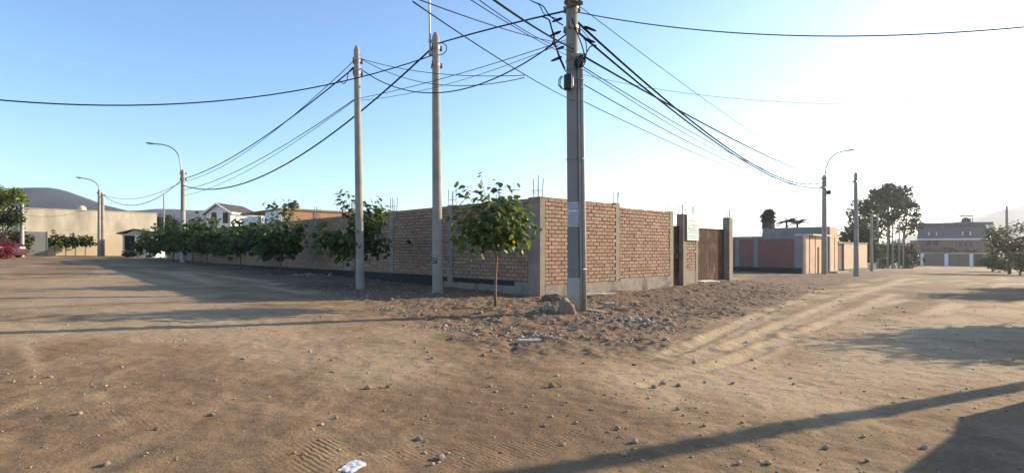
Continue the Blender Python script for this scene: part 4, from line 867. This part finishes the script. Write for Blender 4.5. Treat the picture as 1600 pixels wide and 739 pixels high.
m = MB(); b = along(H0, hv, u(1527)) + hn * -5 + Vector((0, 0, zz(347.4))); m.tube([b, b + Vector((0, 0, .7)), b + Vector((0, 0, .95))], [.7, .7, .3], 14); m.build('water_tank', M['blackbox'], fh)
m = MB(); m.slab(H0, hv, hn, u(1517), u(1537), zz(337), zz(335.5), 2, -4); m.build('roof_canopy', M['greyroof'], fh)
for px in (1518.5, 1535.5): m = MB(); m.slab(H0, hv, hn, u(px) - .05, u(px) + .05, zz(347.4), zz(337), .1, -4.5); m.build('canopy_post', M['greyroof'], fh)
K0 = Vector((rat(1421) * 96, 96, 0)); kg = gz(K0.x, K0.y); k_ = lambda px: hit(K0, hv, px); zk = lambda py: hz(py, 96)
fw = thing('garden_wall', 'low brick wall with white posts and two dark gateways before the far house', 'wall', (*K0[:2], kg))
for px0, px1, mt in ((1427, 1439, 'dark'), (1443, 1476, 'housebrick'), (1481, 1515, 'housebrick'), (1520, 1536, 'brown'), (1536, 1600, 'housebrick')):
    wall_part(fw, 'gateway' if mt != 'housebrick' else 'wall_face', M[mt], K0, hv, hn, k_(px0), k_(px1), kg - 1, zk(396.5), .2, 0)
for px in (1424, 1441, 1478.5, 1517.5): m = MB(); m.slab(K0, hv, hn, k_(px) - .26, k_(px) + .26, kg - 1, zk(396.4), .35, .08); m.build('post', M['white'], fw)
m = MB(); m.slab(K0, hv, hn, k_(1421), k_(1600), zk(396.3), zk(395), .35, .1); m.build('coping', M['cream'], fw)
d = 97; blob_tree('climbing_plant', 'dark creeper spilling over the garden wall of the far house', 'plant', Vector((rat(1490) * d, d, 0)), .4, [bl(1470, 392, d, 24, 3.5), bl(1500, 393, d, 22, 4.5), bl(1525, 393, d, 12, 4)], M['leaf_dark'], 1300, .3, 81, tr=.04)
pV = Vector((rat(1573) * 60, 60, 0)); concrete_pole('distant pole above the hazy roadside tree', pV, hz(323, 60) - gz(pV.x, pV.y), .13, .11)
cable('faint cable from the far pole leftwards above the far house roof', pV, Vector((rat(1440) * 70, 70, 0)), [(1572, 328), (1530, 336), (1480, 343), (1440, 346)], .015, mat='cable_grey')

# ------------------------------------------------------------------ cream wall, booth and items at the far left
W0 = Vector((rat(20) * 43.9, 43.9, 0)); gW = gz(W0.x, W0.y); ztop = hz(327, 43.9); tW = hit(W0, DR, 245)
cwl = thing('cream_wall', 'high stained cream wall closing the left street', 'wall', (*W0[:2], gW)); zmid = hz(361, 44.)
wall_part(cwl, 'upper_face', M['cream'], W0, DR, NR, -9, tW, zmid, ztop + .1, .25, 0)
wall_part(cwl, 'lower_face', M['cream_lower'], W0, DR, NR, -9, tW, gW - .8, zmid, .25, .02)
wall_part(cwl, 'coping', M['cream'], W0, DR, NR, -9, tW + .03, ztop + .1, ztop + .16, .3, .03)
for px in (165, 207): t = hit(W0, DR, px); wall_part(cwl, 'pilaster', M['cream_lower'], W0, DR, NR, t - .07, t + .07, gW - .8, hz(345 if px < 120 else 358, 46), .2, .045)
t = hit(W0, DR, 129); c = along(W0, DR, t) + NR * -.5; c.z = ztop; m = MB(); m.tube([c, c + Vector((0, 0, .35)), c + Vector((0, 0, .5)), c + Vector((0, 0, .56))], [.33, .33, .2, .05], 14); o = m.build('roof_tank', M['cream'], base=c, smooth=True); tag(o, 'small domed cream tank above the cream wall', 'tank')
p = Vector((rat(53) * 42.5, 42.5, 0)); g0 = gz(p.x, p.y); gg = thing('grey_gate', 'grey metal gate panel beside the dark bush at far left', 'gate', (*p[:2], g0))
wall_part(gg, 'panel', M['greywall'], p, DR, NR, -.75, .75, g0 + .08, hz(362, 42.5), .08, 0); m = MB()
for s in (-.8, .75): m.slab(p, DR, NR, s, s + .06, g0 - .1, hz(361, 42.5), .1, .02)
m.build('gate_frame', M['greywall'], gg)
for k, (px, top, w, lab) in enumerate(((70, 366, 1.25, 'small dark tree before the cream wall, nearest the grey gate'), (86, 360, 1.5, 'small dark tree before the cream wall, second from the grey gate'), (103, 366, 1.1, 'small dark tree before the cream wall, third from the grey gate'), (118, 363, 1.3, 'small dark tree before the cream wall, fourth from the grey gate'), (133, 366, 1.3, 'small dark tree before the cream wall, closest to the paired poles'))):
    pp = W0 + NR * 1.2; pt = along(pp, DR, hit(pp, DR, px)); small_tree(lab, pt, hz(top, pt.y) - gz(pt.x, pt.y), .75, w, 90 + k, 260, .2, shoots=2, nbr=9, group='small trees along the cream wall', tr=.025, low=.2)
pb = Vector((rat(190) * 45.5, 45.5, 0)); gb0 = gz(pb.x, pb.y); bt_ = thing('guard_booth', 'small white guard booth with dark gabled roof and dark doorway', 'booth', (*pb[:2], gb0)); bv = Vector((.96, .28, 0)).normalized(); bn = Vector((.28, -.96, 0)).normalized()
k2 = lambda px: hit(pb, bv, px); zb_ = lambda py: hz(py, 45.5)
wall_part(bt_, 'doorway', M['dark'], pb, bv, bn, k2(194), k2(210.5), gb0 - .1, zb_(368), 2.5, -.1)
wall_part(bt_, 'wall', M['white'], pb, bv, bn, k2(210.5), k2(242), gb0 - .2, zb_(368), 2.5, 0); wall_part(bt_, 'wall', M['cream'], pb, bv, bn, k2(191.5), k2(194), gb0 - .2, zb_(368), 2.5, 0)
wall_part(bt_, 'beam', M['white'], pb, bv, bn, k2(190), k2(243), zb_(368), zb_(365), 2.6, .05)
m = MB(); a, b_, c = k2(185), k2(226), k2(213); F3 = lambda t, z, o: along(pb, bv, t) + bn * o + Vector((0, 0, z))
m.prism([F3(k2(200), zb_(365), .3), F3(b_ + .3, zb_(364.6), .3), F3(c, zb_(358.6), .3)], bn * -2.4); m.build('gable', M['cream'], bt_)
m = MB(); m.prism([F3(a, zb_(364.5), .5), F3(c, zb_(357.4), .5), F3(c, zb_(358.6), .5), F3(a, zb_(366), .5)], bn * -2.9); m.prism([F3(c, zb_(357.4), .5), F3(b_ + .5, zb_(363.8), .5), F3(b_ + .5, zb_(365), .5), F3(c, zb_(358.6), .5)], bn * -2.9); m.build('roof', M['rooftile'], bt_)
for k, (px, lab) in enumerate(((216, 'dark potted shrub right of the booth doorway'), (200, 'dark shrub at the foot of the booth doorway'))):
    d = 44.3; blob_tree('shrub', lab, 'shrub', Vector((rat(px) * d, d, 0)), .2, [bl(px, 396, d, 6, 5)], M['leaf_dark'], 260, .16, 95 + k, tr=.03)
# boundary fence continuing the long wall behind the tree row
fb = C0 + NL * .02; t0f, t1f = TL_END, hit(C0, DL, 262); fnz = hz(360, 44)
fe = thing('plank_fence', 'grey fence of upright boards behind the left end of the tree row', 'fence', (*along(C0, DL, TL_END)[:2], gz(*along(C0, DL, TL_END)[:2])))
t = t0f + .05
while t < min(t1f, t0f + 14):
    q = along(C0, DL, t); g0 = gz(q.x, q.y); m = MB(); m.slab(C0, DL, NL, t, t + .38, g0 - .1, g0 + 1.5 + rr.uniform(-.06, .06), .06, 0); m.build('board', M['greywall'], fe); t += .42
m = MB(); m.slab(C0, DL, NL, t0f + .05, min(t1f, t0f + 14), .3, .42, .05, -.065); m.slab(C0, DL, NL, t0f + .05, min(t1f, t0f + 14), 1.5, 1.62, .05, -.065); m.build('rail', M['greywall'], fe)

# cars: one at the left edge, one outside the frame on the right
def car(label, base, ang, paint, L_=4.2, W_=1.72, Hh=1.5, van=False):
    base = onground(base); root = thing('parked_car', label, 'car', base, 'parked cars'); fx = Vector((math.cos(ang), math.sin(ang), 0)); fy = Vector((-math.sin(ang), math.cos(ang), 0)); T = lambda x, y, z: base + fx * x + fy * y + Vector((0, 0, z))
    prof = [(-.5, .42, .84), (-.49, .62, .9), (-.46, .66, .93), (-.40, .98, .80), (-.30, 1., .74), (.02, 1., .74), (.20, .68, .90), (.40, .62, .92), (.48, .50, .88), (.5, .36, .84)]
    if van: prof = [(-.5, .42, .88), (-.495, .7, .9), (-.485, .96, .82), (-.45, 1., .8), (0, 1., .8), (.30, 1., .8), (.36, .95, .8), (.44, .66, .9), (.485, .56, .9), (.5, .36, .86)]
    vs = []; n = 8                                     # cross sections along the body
    for i, (x, h, wf) in enumerate(prof):
        zt_ = h * Hh; sh = min(zt_, .63 * Hh); w = W_ / 2
        for y, z in ((-.92 * w, .17), (-w, .42 * sh), (-w * .97, sh), (-w * wf, zt_), (w * wf, zt_), (w * .97, sh), (w, .42 * sh), (.92 * w, .17)): vs.append(T(x * L_, y, z))
    fs = [(i * n + j, i * n + (j + 1) % n, (i + 1) * n + (j + 1) % n, (i + 1) * n + j) for i in range(len(prof) - 1) for j in range(n)] + [tuple(range(n)), tuple(range((len(prof) - 1) * n, len(prof) * n))]
    m = MB(); m.add(vs, fs); bo_ = m.build('body', paint, root); bo_.modifiers.new('bevel', 'BEVEL').width = .04; bo_.modifiers['bevel'].segments = 3
    for sx in (-.31, .31):
        for sy in (-1, 1):
            c = T(sx * L_, sy * (W_ / 2 - .09), .3); m = MB(); m.tube([c - fy * .1, c - fy * .08, c + fy * .08, c + fy * .1], [.27, .3, .3, .27], 20); wh = m.build('wheel', M['tyre'], root); m = MB(); m.tube([c - fy * .102, c + fy * .102], .17, 14); m.build('rim', M['steel'], wh)
    for sy in (-1, 1):
        m = MB(); w = W_ / 2; m.add([T(-.37 * L_, sy * w * .985, .66 * Hh), T(.15 * L_, sy * w * .985, .66 * Hh), T(.01 * L_, sy * w * .79, .95 * Hh), T(-.30 * L_, sy * w * .79, .95 * Hh)], [(0, 1, 2, 3)]); m.build('side_window', M['carglass'], root)
        m = MB(); m.box(T(.478 * L_, sy * W_ * .35, .44 * Hh), (.12, .32, .14), fx, fy); m.build('headlight', M['lens'], root)
        m = MB(); m.box(T(.12 * L_, sy * (W_ / 2 + .08), .68 * Hh), (.1, .16, .12), fx, fy); m.build('mirror', paint, root)
    m = MB(); m.add([T(.19 * L_, -W_ * .43, .705 * Hh), T(.19 * L_, W_ * .43, .705 * Hh), T(.03 * L_, W_ * .36, .99 * Hh), T(.03 * L_, -W_ * .36, .99 * Hh)], [(0, 1, 2, 3)]); m.build('windscreen', M['carglass'], root)
    m = MB(); m.box(T(.497 * L_, 0, .3 * Hh), (.08, W_ * .8, .16), fx, fy); m.box(T(.49 * L_, 0, .43 * Hh), (.06, W_ * .4, .1), fx, fy); m.build('bumper', M['blackbox'], root)
    return root
pc = Vector((rat(-12) * 36.5, 36.5, 0)); car('maroon hatchback parked at the left edge, its nose showing', pc, math.radians(-18), M['carpaint'], 3.9, 1.7, 1.45)
d = 34.5; blob_tree('flowering_shrub', 'red flowering shrub at the left edge beside the maroon car', 'shrub', Vector((rat(-6) * d, d, 0)), .3, [bl(-4, 388, d, 14, 13), bl(4, 396, d, 9, 9)], M['bougain'], 1100, .14, 99, tr=.04)
car('dark grey van parked beyond the right edge', Vector((6.95, 3.35, 0)), math.radians(96), M['cargrey'], 4.5, 1.75, 1.72, True)

# ------------------------------------------------------------------ buildings behind the long wall
B0 = Vector((rat(440) * 33, 33, 0)); zr = hz(325, 33); g0 = gz(B0.x, B0.y)
hb = thing('brick_building', 'flat roofed building with white front and sunlit orange brick side above the long wall', 'building', (*B0[:2], g0))
wall_part(hb, 'brick_side', M['farbrick'], B0, DR, NR, .02, 6.5, g0, zr - .1, .2, 0); wall_part(hb, 'white_front', M['white'], B0, DL, NL, 0, 2.6, g0, zr - .1, .2, .0)
t = hit(B0, DR, 493); wall_part(hb, 'column', M['column'], B0, DR, NR, t - .12, t + .12, g0, zr - .1, .22, .02)
wall_part(hb, 'recess', M['dark'], B0, DL, NL, 2.6, 3.9, g0, zr - .35, .2, -.7); wall_part(hb, 'door', M['brown'], B0, DL, NL, 2.45, 2.6, g0, zr - .5, .3, .03)
wall_part(hb, 'white_front', M['white'], B0, DL, NL, 3.9, 7, g0, zr - .3, .2, 0)
m = MB(); m.prism([B0 + NR * .08 + NL * .08 + Vector((0, 0, zr - .1)), along(B0, DR, 6.5) + NR * .08 + Vector((0, 0, zr - .1)), along(B0, DR, 6.5) + DL * 7 + Vector((0, 0, zr - .1)), B0 + DL * 7 + NL * .08 + Vector((0, 0, zr - .1))], Vector((0, 0, .1))); m.build('roof_slab', M['column'], hb)
tk = Vector((rat(458.5) * 36, 36, zr)); m = MB(); m.tube([tk, tk + Vector((0, 0, .08)), tk + Vector((0, 0, .42)), tk + Vector((0, 0, .52)), tk + Vector((0, 0, .6))], [.31, .33, .33, .34, .12], 18); o = m.build('water_tank', M['blackbox'], base=tk, smooth=False); tag(o, 'black water tank on the flat roof above the orange brick side', 'water tank')
gd = 84.; gv = Vector((.07, 1, 0)).normalized(); ge = Vector((1, -.07, 0)).normalized(); V0 = Vector((rat(360) * gd, gd, 0)); vg = gz(V0.x, V0.y); zv = lambda py: hz(py, gd)
wh_ = thing('gabled_house', 'white house with brown gabled roof and two brown shuttered windows', 'house', (*V0[:2], vg)); GW = rat(360) * gd - rat(320) * gd; SL = hit(V0, gv, 407)
wall_part(wh_, 'side_wall', M['white'], V0, gv, ge, 0, SL, vg, zv(333), .3, 0)
m = MB(); a = V0 + ge * 0; b_ = V0 - ge * GW; m.prism([a + Vector((0, 0, vg)), b_ + Vector((0, 0, vg)), b_ + Vector((0, 0, zv(334))), a.lerp(b_, .5) + Vector((0, 0, zv(319))), a + Vector((0, 0, zv(333)))], gv * .3); m.build('gable_wall', M['white'], wh_)
m = MB(); rz0 = zv(317); mid = a.lerp(b_, .5)
for s0_, s1_ in ((mid + Vector((0, 0, rz0)), a + ge * .5 + Vector((0, 0, zv(332.5)))), (mid + Vector((0, 0, rz0)), b_ - ge * .5 + Vector((0, 0, zv(334.5))))): m.prism([s0_ - gv * .5, s1_ - gv * .5, s1_ + gv * (SL + .3), s0_ + gv * (SL - 2.)], Vector((0, 0, -.12)))
rf = m.build('roof', M['rooftile'], wh_); m = MB()
for s1_ in (a + ge * .5 + Vector((0, 0, zv(332.5))), b_ - ge * .5 + Vector((0, 0, zv(334.5)))): m.tube([mid + Vector((0, 0, rz0 - .12)) - gv * .53, s1_ - gv * .53 - Vector((0, 0, .12))], .13, 4)
m.tube([a + ge * .5 + Vector((0, 0, zv(333))) - gv * .5, a + ge * .5 + Vector((0, 0, zv(333))) + gv * SL], .14, 4); m.build('fascia', M['white'], rf)
for px0, px1 in ((329.5, 337.5), (348, 356.5)):
    t0, t1_ = (rat(360) - rat(px1)) * gd, (rat(360) - rat(px0)) * gd; wd = wall_part(wh_, 'window', M['brown'], V0, ge * -1, gv * -1, t0, t1_, zv(349), zv(332), .1, .05); m = MB(); m.slab(V0, ge * -1, gv * -1, t0 - .1, t1_ + .1, zv(349) - .12, zv(349), .12, .1); m.build('sill', M['white'], wd)
m = MB(); b = V0 + gv * (SL * .55) + ge * .03; m.box(b + Vector((.02, 0, zv(345))), (.06, 1.2, 1.1), ge, gv); m.build('window', M['greywall'], wh_)

# ------------------------------------------------------------------ stones, rubble and litter
rs = random.Random(5)
def stuff_stones(name, label, cat, pts, mat, sub=1, flat=.65):
    m = MB()
    for x, y, r in pts: m.stone((x, y, gz_l(x, y) + r * .15), r, rs, flat, sub)
    return tag(m.build(name, mat), label, cat, kind='stuff')
def gz_many(P): return gz_np(np.array([p[0] for p in P]), np.array([p[1] for p in P]))
def scatter(name, label, cat, P, mat, flat=.65):
    Z = gz_many(P); m = MB(); vs, fs = ICO[1]; base = np.array(vs); F_ = np.array(fs); n = len(P); rn = np.random.RandomState(len(P))
    V = base[None] * rn.uniform(.72, 1.2, (n, len(vs), 1)) * rn.uniform(.7, 1.3, (n, 1, 3)) * np.array([1, 1, flat]); a = rn.uniform(0, 6.28, n); ca, sa = np.cos(a)[:, None], np.sin(a)[:, None]
    r = np.array([p[2] for p in P])[:, None]; X = (V[..., 0] * ca - V[..., 1] * sa) * r + np.array([p[0] for p in P])[:, None]; Y = (V[..., 0] * sa + V[..., 1] * ca) * r + np.array([p[1] for p in P])[:, None]; Zz = V[..., 2] * r + (Z[:, None] + r * .2)
    co = np.stack([X, Y, Zz], -1).reshape(-1, 3); fi = (F_[None] + (np.arange(n) * len(vs))[:, None, None]).reshape(-1)
    me = bpy.data.meshes.new(name); me.vertices.add(len(co)); me.vertices.foreach_set('co', co.ravel()); me.loops.add(len(fi)); me.loops.foreach_set('vertex_index', fi.astype(np.int32)); me.polygons.add(len(fi) // 3); me.polygons.foreach_set('loop_start', np.arange(0, len(fi), 3, dtype=np.int32)); me.update(); me.materials.append(mat)
    o = bpy.data.objects.new(name, me); col.objects.link(o); return tag(o, label, cat, kind='stuff')
P = []
for _ in range(9000):
    y = 2.6 * math.exp(rs.random() * 2.0); x = rs.uniform(-1.05, 1.05) * y
    if rs.random() < .35 + .65 * (vnoise(x * .9, y * .9) > .02): P.append((x, y, min(.03, .0029 * math.exp(rs.gauss(0, .6)) * (1 + y * .08))))
nroad = len(P)
for _ in range(17000):
    x, y = rs.uniform(-5, 11), rs.uniform(7, 24); P.append((x, y, min(.04, .009 * math.exp(rs.gauss(0, .65)))))
lmk = loose_mask(np.array([p[0] for p in P]), np.array([p[1] for p in P])); P = [p for i, p in enumerate(P) if i < nroad or lmk[i] > .4]
inside = lambda p: ((p[0] - C0.x) * NR.x + (p[1] - C0.y) * NR.y < -.05) and ((p[0] - C0.x) * NL.x + (p[1] - C0.y) * NL.y < -.05)
P = [p for p in P if not inside(p)]
scatter('gravel', 'fine gravel scattered over the dirt road and verge', 'gravel', P, M['stone'])
# heaps of pale rubble
for px, py, sx, sy, n, rr0, lab in ((985, 503, .75, .38, 330, .02, 'heap of pale concrete rubble right of the corner pole'), (835, 527, .55, .25, 190, .017, 'small patch of pale rubble in front of the corner pole'), (728, 514, .6, .28, 190, .017, 'patch of grey rubble left of the corner pole'), (1162, 428, 1.3, .8, 260, .07, 'heap of grey stones at the foot of the dull red wall'), (1268, 428, .7, .4, 90, .12, 'mound of earth and stones at the peach wall'), (480, 430, 1.2, .6, 120, .035, 'low pile of debris beside the shaded wall'), (640, 484, 1.3, .5, 260, .012, 'strip of pale chips on the verge below the poles')):
    c = gpt(px, py); P = []
    for _ in range(n):
        x, y = c.x + rs.gauss(0, sx * .55), c.y + rs.gauss(0, sy * .6)
        if not inside((x, y)): P.append((x, y, rr0 * math.exp(rs.gauss(-.2, .5))))
    scatter('rubble_heap', lab, 'rubble', P, M['rubble'] if 'earth' not in lab else M['stone'], .7)
for px, py, sx, n, lab in ((990, 490, 1.0, 70, 'broken brick bits strewn on the soil right of the corner pole'), (830, 500, 1.0, 60, 'broken brick bits strewn on the soil between young tree and pole')):
    c = gpt(px, py); P = [(c.x + rs.gauss(0, sx), c.y + rs.gauss(0, sx * .7), .022 * math.exp(rs.gauss(0, .5))) for _ in range(n)]
    scatter('brick_rubble', lab, 'rubble', [p for p in P if not inside(p)], M['brick'], .7)
# single stones one can pick out
ST = [(520, 580, .045), (660, 493, .06), (1313, 470, .06), (862, 605, .05), (1060, 604, .045), (1036, 602, .05), (1022, 607, .05), (1085, 567, .06), (655, 685, .035), (688, 715, .045), (330, 646, .04), (245, 668, .03), (166, 722, .035), (676, 561, .05), (575, 606, .05), (606, 604, .04), (525, 653, .03), (460, 706, .03), (475, 707, .028), (974, 708, .035), (965, 671, .04), (992, 690, .04), (1155, 723, .035), (1200, 723, .035), (1100, 668, .03), (755, 557, .05), (810, 516, .05), (785, 640, .03), (900, 660, .035), (925, 640, .03), (1145, 600, .035), (1235, 590, .03), (1090, 445, .12), (706, 530, .05), (845, 488, .1), (742, 529, .06), (793, 522, .05), (600, 640, .03), (420, 620, .025), (380, 560, .04), (880, 695, .03), (1060, 640, .035), (1350, 683, .03), (1445, 700, .04), (1160, 662, .03), (770, 590, .03), (990, 570, .04), (1240, 600, .03), (530, 700, .02), (1290, 700, .04)]
for px, py, r in ST:
    c = gpt(px, py); z = gz(c.x, c.y); c.z = z + r * .25; m = MB(); m.stone(c, r * .62, rs, .6, 1); o = m.build('stone', M['stone'] if rs.random() < .65 else M['rubble'], base=(c.x, c.y, z)); tag(o, 'small loose stone lying on the bare dirt', 'stone', 'loose stones on the dirt')
def slabpiece(name, label, cat, px, py, dims, rz, mat, tilt=(0, 0), lift=0.):
    c = gpt(px, py); c.z = gz(c.x, c.y) + dims[2] * .45 + lift; bm = bmesh.new(); bmesh.ops.create_cube(bm, size=1); bmesh.ops.subdivide_edges(bm, edges=list(bm.edges), cuts=7 if name == 'litter' else 2, use_grid_fill=True)
    for v in bm.verts: v.co = Vector((v.co.x * dims[0] * rs.uniform(.9, 1.08), v.co.y * dims[1] * rs.uniform(.9, 1.08), v.co.z * dims[2] * rs.uniform(.85, 1.1)))
    me = bpy.data.meshes.new(name); bm.to_mesh(me); bm.free(); me.materials.append(mat); o = bpy.data.objects.new(name, me); col.objects.link(o); o.location = c; o.rotation_euler = (*tilt, rz); return tag(o, label, cat)
slabpiece('litter', 'crumpled white wrapper lying on the dirt at the bottom edge', 'litter', 551, 729, (.085, .125, .012), -.35, M['paper'], (.1, .08))
wr = bpy.data.objects['litter'].data
for v in wr.vertices: v.co.z += .009 * float(fbm(v.co.x * 38 + 5, v.co.y * 38, 3)); v.co.x += .01 * float(fbm(v.co.y * 30, 3., 2))
slabpiece('plaster_board', 'white board fragment on the ground before the rusty gate', 'board', 1104, 447.5, (.85, .5, .03), .5, M['white'], (.05, 0))
slabpiece('plank', 'pale plank lying along the foot of the sunlit wall', 'plank', 936, 461.5, (1.1, .14, .06), .45, M['cream'])
slabpiece('paper_strip', 'crumpled pale strip of sacking beside the corner pole foot', 'litter', 928, 490, (.5, .12, .025), -.5, M['rubble'], (.1, .1))
slabpiece('loose_brick', 'broken grey block lying near the rubble heap', 'brick', 952, 482, (.24, .13, .12), .3, M['rubble'])
slabpiece('loose_brick', 'dark loose brick lying beside the grey block', 'brick', 971, 486, (.22, .12, .08), -.1, M['brick'])
slabpiece('loose_brick', 'reddish loose brick on the dark soil right of the rubble', 'brick', 999, 479, (.24, .13, .11), .5, M['brick'])
slabpiece('loose_brick', 'rusty block lying at the foot of the gate pier', 'brick', 1097, 441, (.3, .2, .14), .6, M['rust'])
slabpiece('yellow_scrap', 'yellow scrap standing in the soil beside the young tree', 'litter', 793, 479, (.07, .05, .10), .3, M['leaf_yellow'])
slabpiece('plank', 'thin dark board on the soil right of the young tree', 'plank', 809, 481, (.3, .09, .03), -.4, M['column'])
slabpiece('concrete_chunk', 'pale flat chunk on the rubble patch in front of the pole', 'rubble', 826, 535, (.3, .12, .05), .1, M['rubble'])
slabpiece('plaster_chunk', 'white plaster lumps against the foot of the sunlit wall', 'rubble', 977, 453.5, (.5, .12, .1), .7, M['rubble'])
# cement lump and dark bags at the pole foot
def lump(name, label, cat, px, py, rx, ry, rzz, mat, seed, sub=3, am=.18):
    c = gpt(px, py); z = gz(c.x, c.y); bm = bmesh.new(); bmesh.ops.create_icosphere(bm, subdivisions=sub + 1, radius=1)
    for v in bm.verts:
        if name == 'cement_lump': v.co = Vector([math.copysign(abs(c_) ** .55, c_) for c_ in v.co]) * .92
        n = 1 + am * 2 * float(fbm(v.co.x * 1.6 + seed + v.co.z * 1.3, v.co.y * 1.6 + v.co.z * .9 + seed, 4)); sq = 1.0 if v.co.z < .2 else .92
        v.co = Vector((v.co.x * rx * n * (1 - .22 * max(0, v.co.z)), v.co.y * ry * n * (1 - .22 * max(0, v.co.z)), (v.co.z * n if v.co.z > -.3 else -.3) * rzz))
    me = bpy.data.meshes.new(name); bm.to_mesh(me); bm.free(); me.materials.append(mat); o = bpy.data.objects.new(name, me); col.objects.link(o); o.location = (c.x, c.y, z + .02); return tag(o, label, cat)
lump('cement_lump', 'broken lump of cement and brick at the foot of the corner pole', 'rubble', 885, 493, .17, .15, .26, pmat('cement_and_brick', (.30, .225, .16), (.23, .165, .115), 6, bump=.8, c3=(.27, .135, .09)), 3)
lump('dark_rubble', 'dark stones heaped left of the cement lump', 'rubble', 857, 488, .15, .12, .13, M['stone'], 8, am=.3)
lump('dark_rubble', 'dark clod between the corner column and the pole', 'rubble', 862, 471, .22, .12, .14, M['mortar'], 12, am=.3)

# ------------------------------------------------------------------ the small dark figure at the far gateway
def person(label, px, d, h=1.65):
    b = onground(Vector((rat(px) * d, d, 0))); root = thing('person', label, 'person', b); k = h / 1.7
    J = [(0, 0, .95), (0, 0, 1.2), (0, .01, 1.42), (0, 0, 1.53), (.1, 0, .9), (.11, -.02, .5), (.11, .02, .07), (.11, -.12, .04), (-.1, 0, .9), (-.11, .03, .5), (-.11, .06, .07), (-.11, -.08, .04), (.19, 0, 1.38), (.24, .03, 1.1), (.23, -.06, .86), (-.19, 0, 1.38), (-.24, .02, 1.1), (-.22, -.07, .86)]
    Ed = [(0, 1), (1, 2), (2, 3), (0, 4), (4, 5), (5, 6), (6, 7), (0, 8), (8, 9), (9, 10), (10, 11), (2, 12), (12, 13), (13, 14), (2, 15), (15, 16), (16, 17)]
    rad = [.15, .15, .14, .06, .1, .07, .05, .04, .1, .07, .05, .04, .065, .05, .035, .065, .05, .035]
    me = bpy.data.meshes.new('body'); me.from_pydata([tuple(c * k for c in j) for j in J], Ed, []); me.materials.append(M['cloth']); o = bpy.data.objects.new('body', me); col.objects.link(o); o.parent = root; o['_w'] = tuple(b)
    o.modifiers.new('skin', 'SKIN'); sv = me.skin_vertices[0].data
    for i, r in enumerate(rad): sv[i].radius = (r * k, r * k)
    sv[0].use_root = True; o.modifiers.new('sub', 'SUBSURF').levels = 1; o.modifiers['sub'].render_levels = 1
    m = MB(); c = b + Vector((0, -.01, 1.62 * k)); vs, fs = ICO[2]; m.add([c + Vector((v[0] * .075, v[1] * .09, v[2] * .11)) for v in vs], fs); m.build('head', M['skin'], root, smooth=True)
    m = MB(); m.add([c + Vector((v[0] * .085, v[1] * .095 + .02, max(v[2], -.1) * .11 + .025)) for v in vs], fs); m.build('hair', M['cloth'], root, smooth=True)
person('person in dark clothes standing beside the gateway of the far house', 1444, 88)
# ------------------------------------------------------------------ air
hm = bpy.data.materials.new('haze'); hm.use_nodes = True; hm.node_tree.nodes.remove(hm.node_tree.nodes['Principled BSDF'])
pv = hm.node_tree.nodes.new('ShaderNodeVolumePrincipled'); pv.inputs['Density'].default_value = HAZE; pv.inputs['Color'].default_value = (.86, .92, 1, 1); pv.inputs['Anisotropy'].default_value = .55
hm.node_tree.links.new(pv.outputs[0], hm.node_tree.nodes['Material Output'].inputs['Volume'])
m = MB(); m.box((0, 510, 40), (1820, 1200, 100)); tag(m.build('haze', hm), None, None, kind='stuff')
for o in bpy.data.objects:
    if '_w' in o: del o['_w']
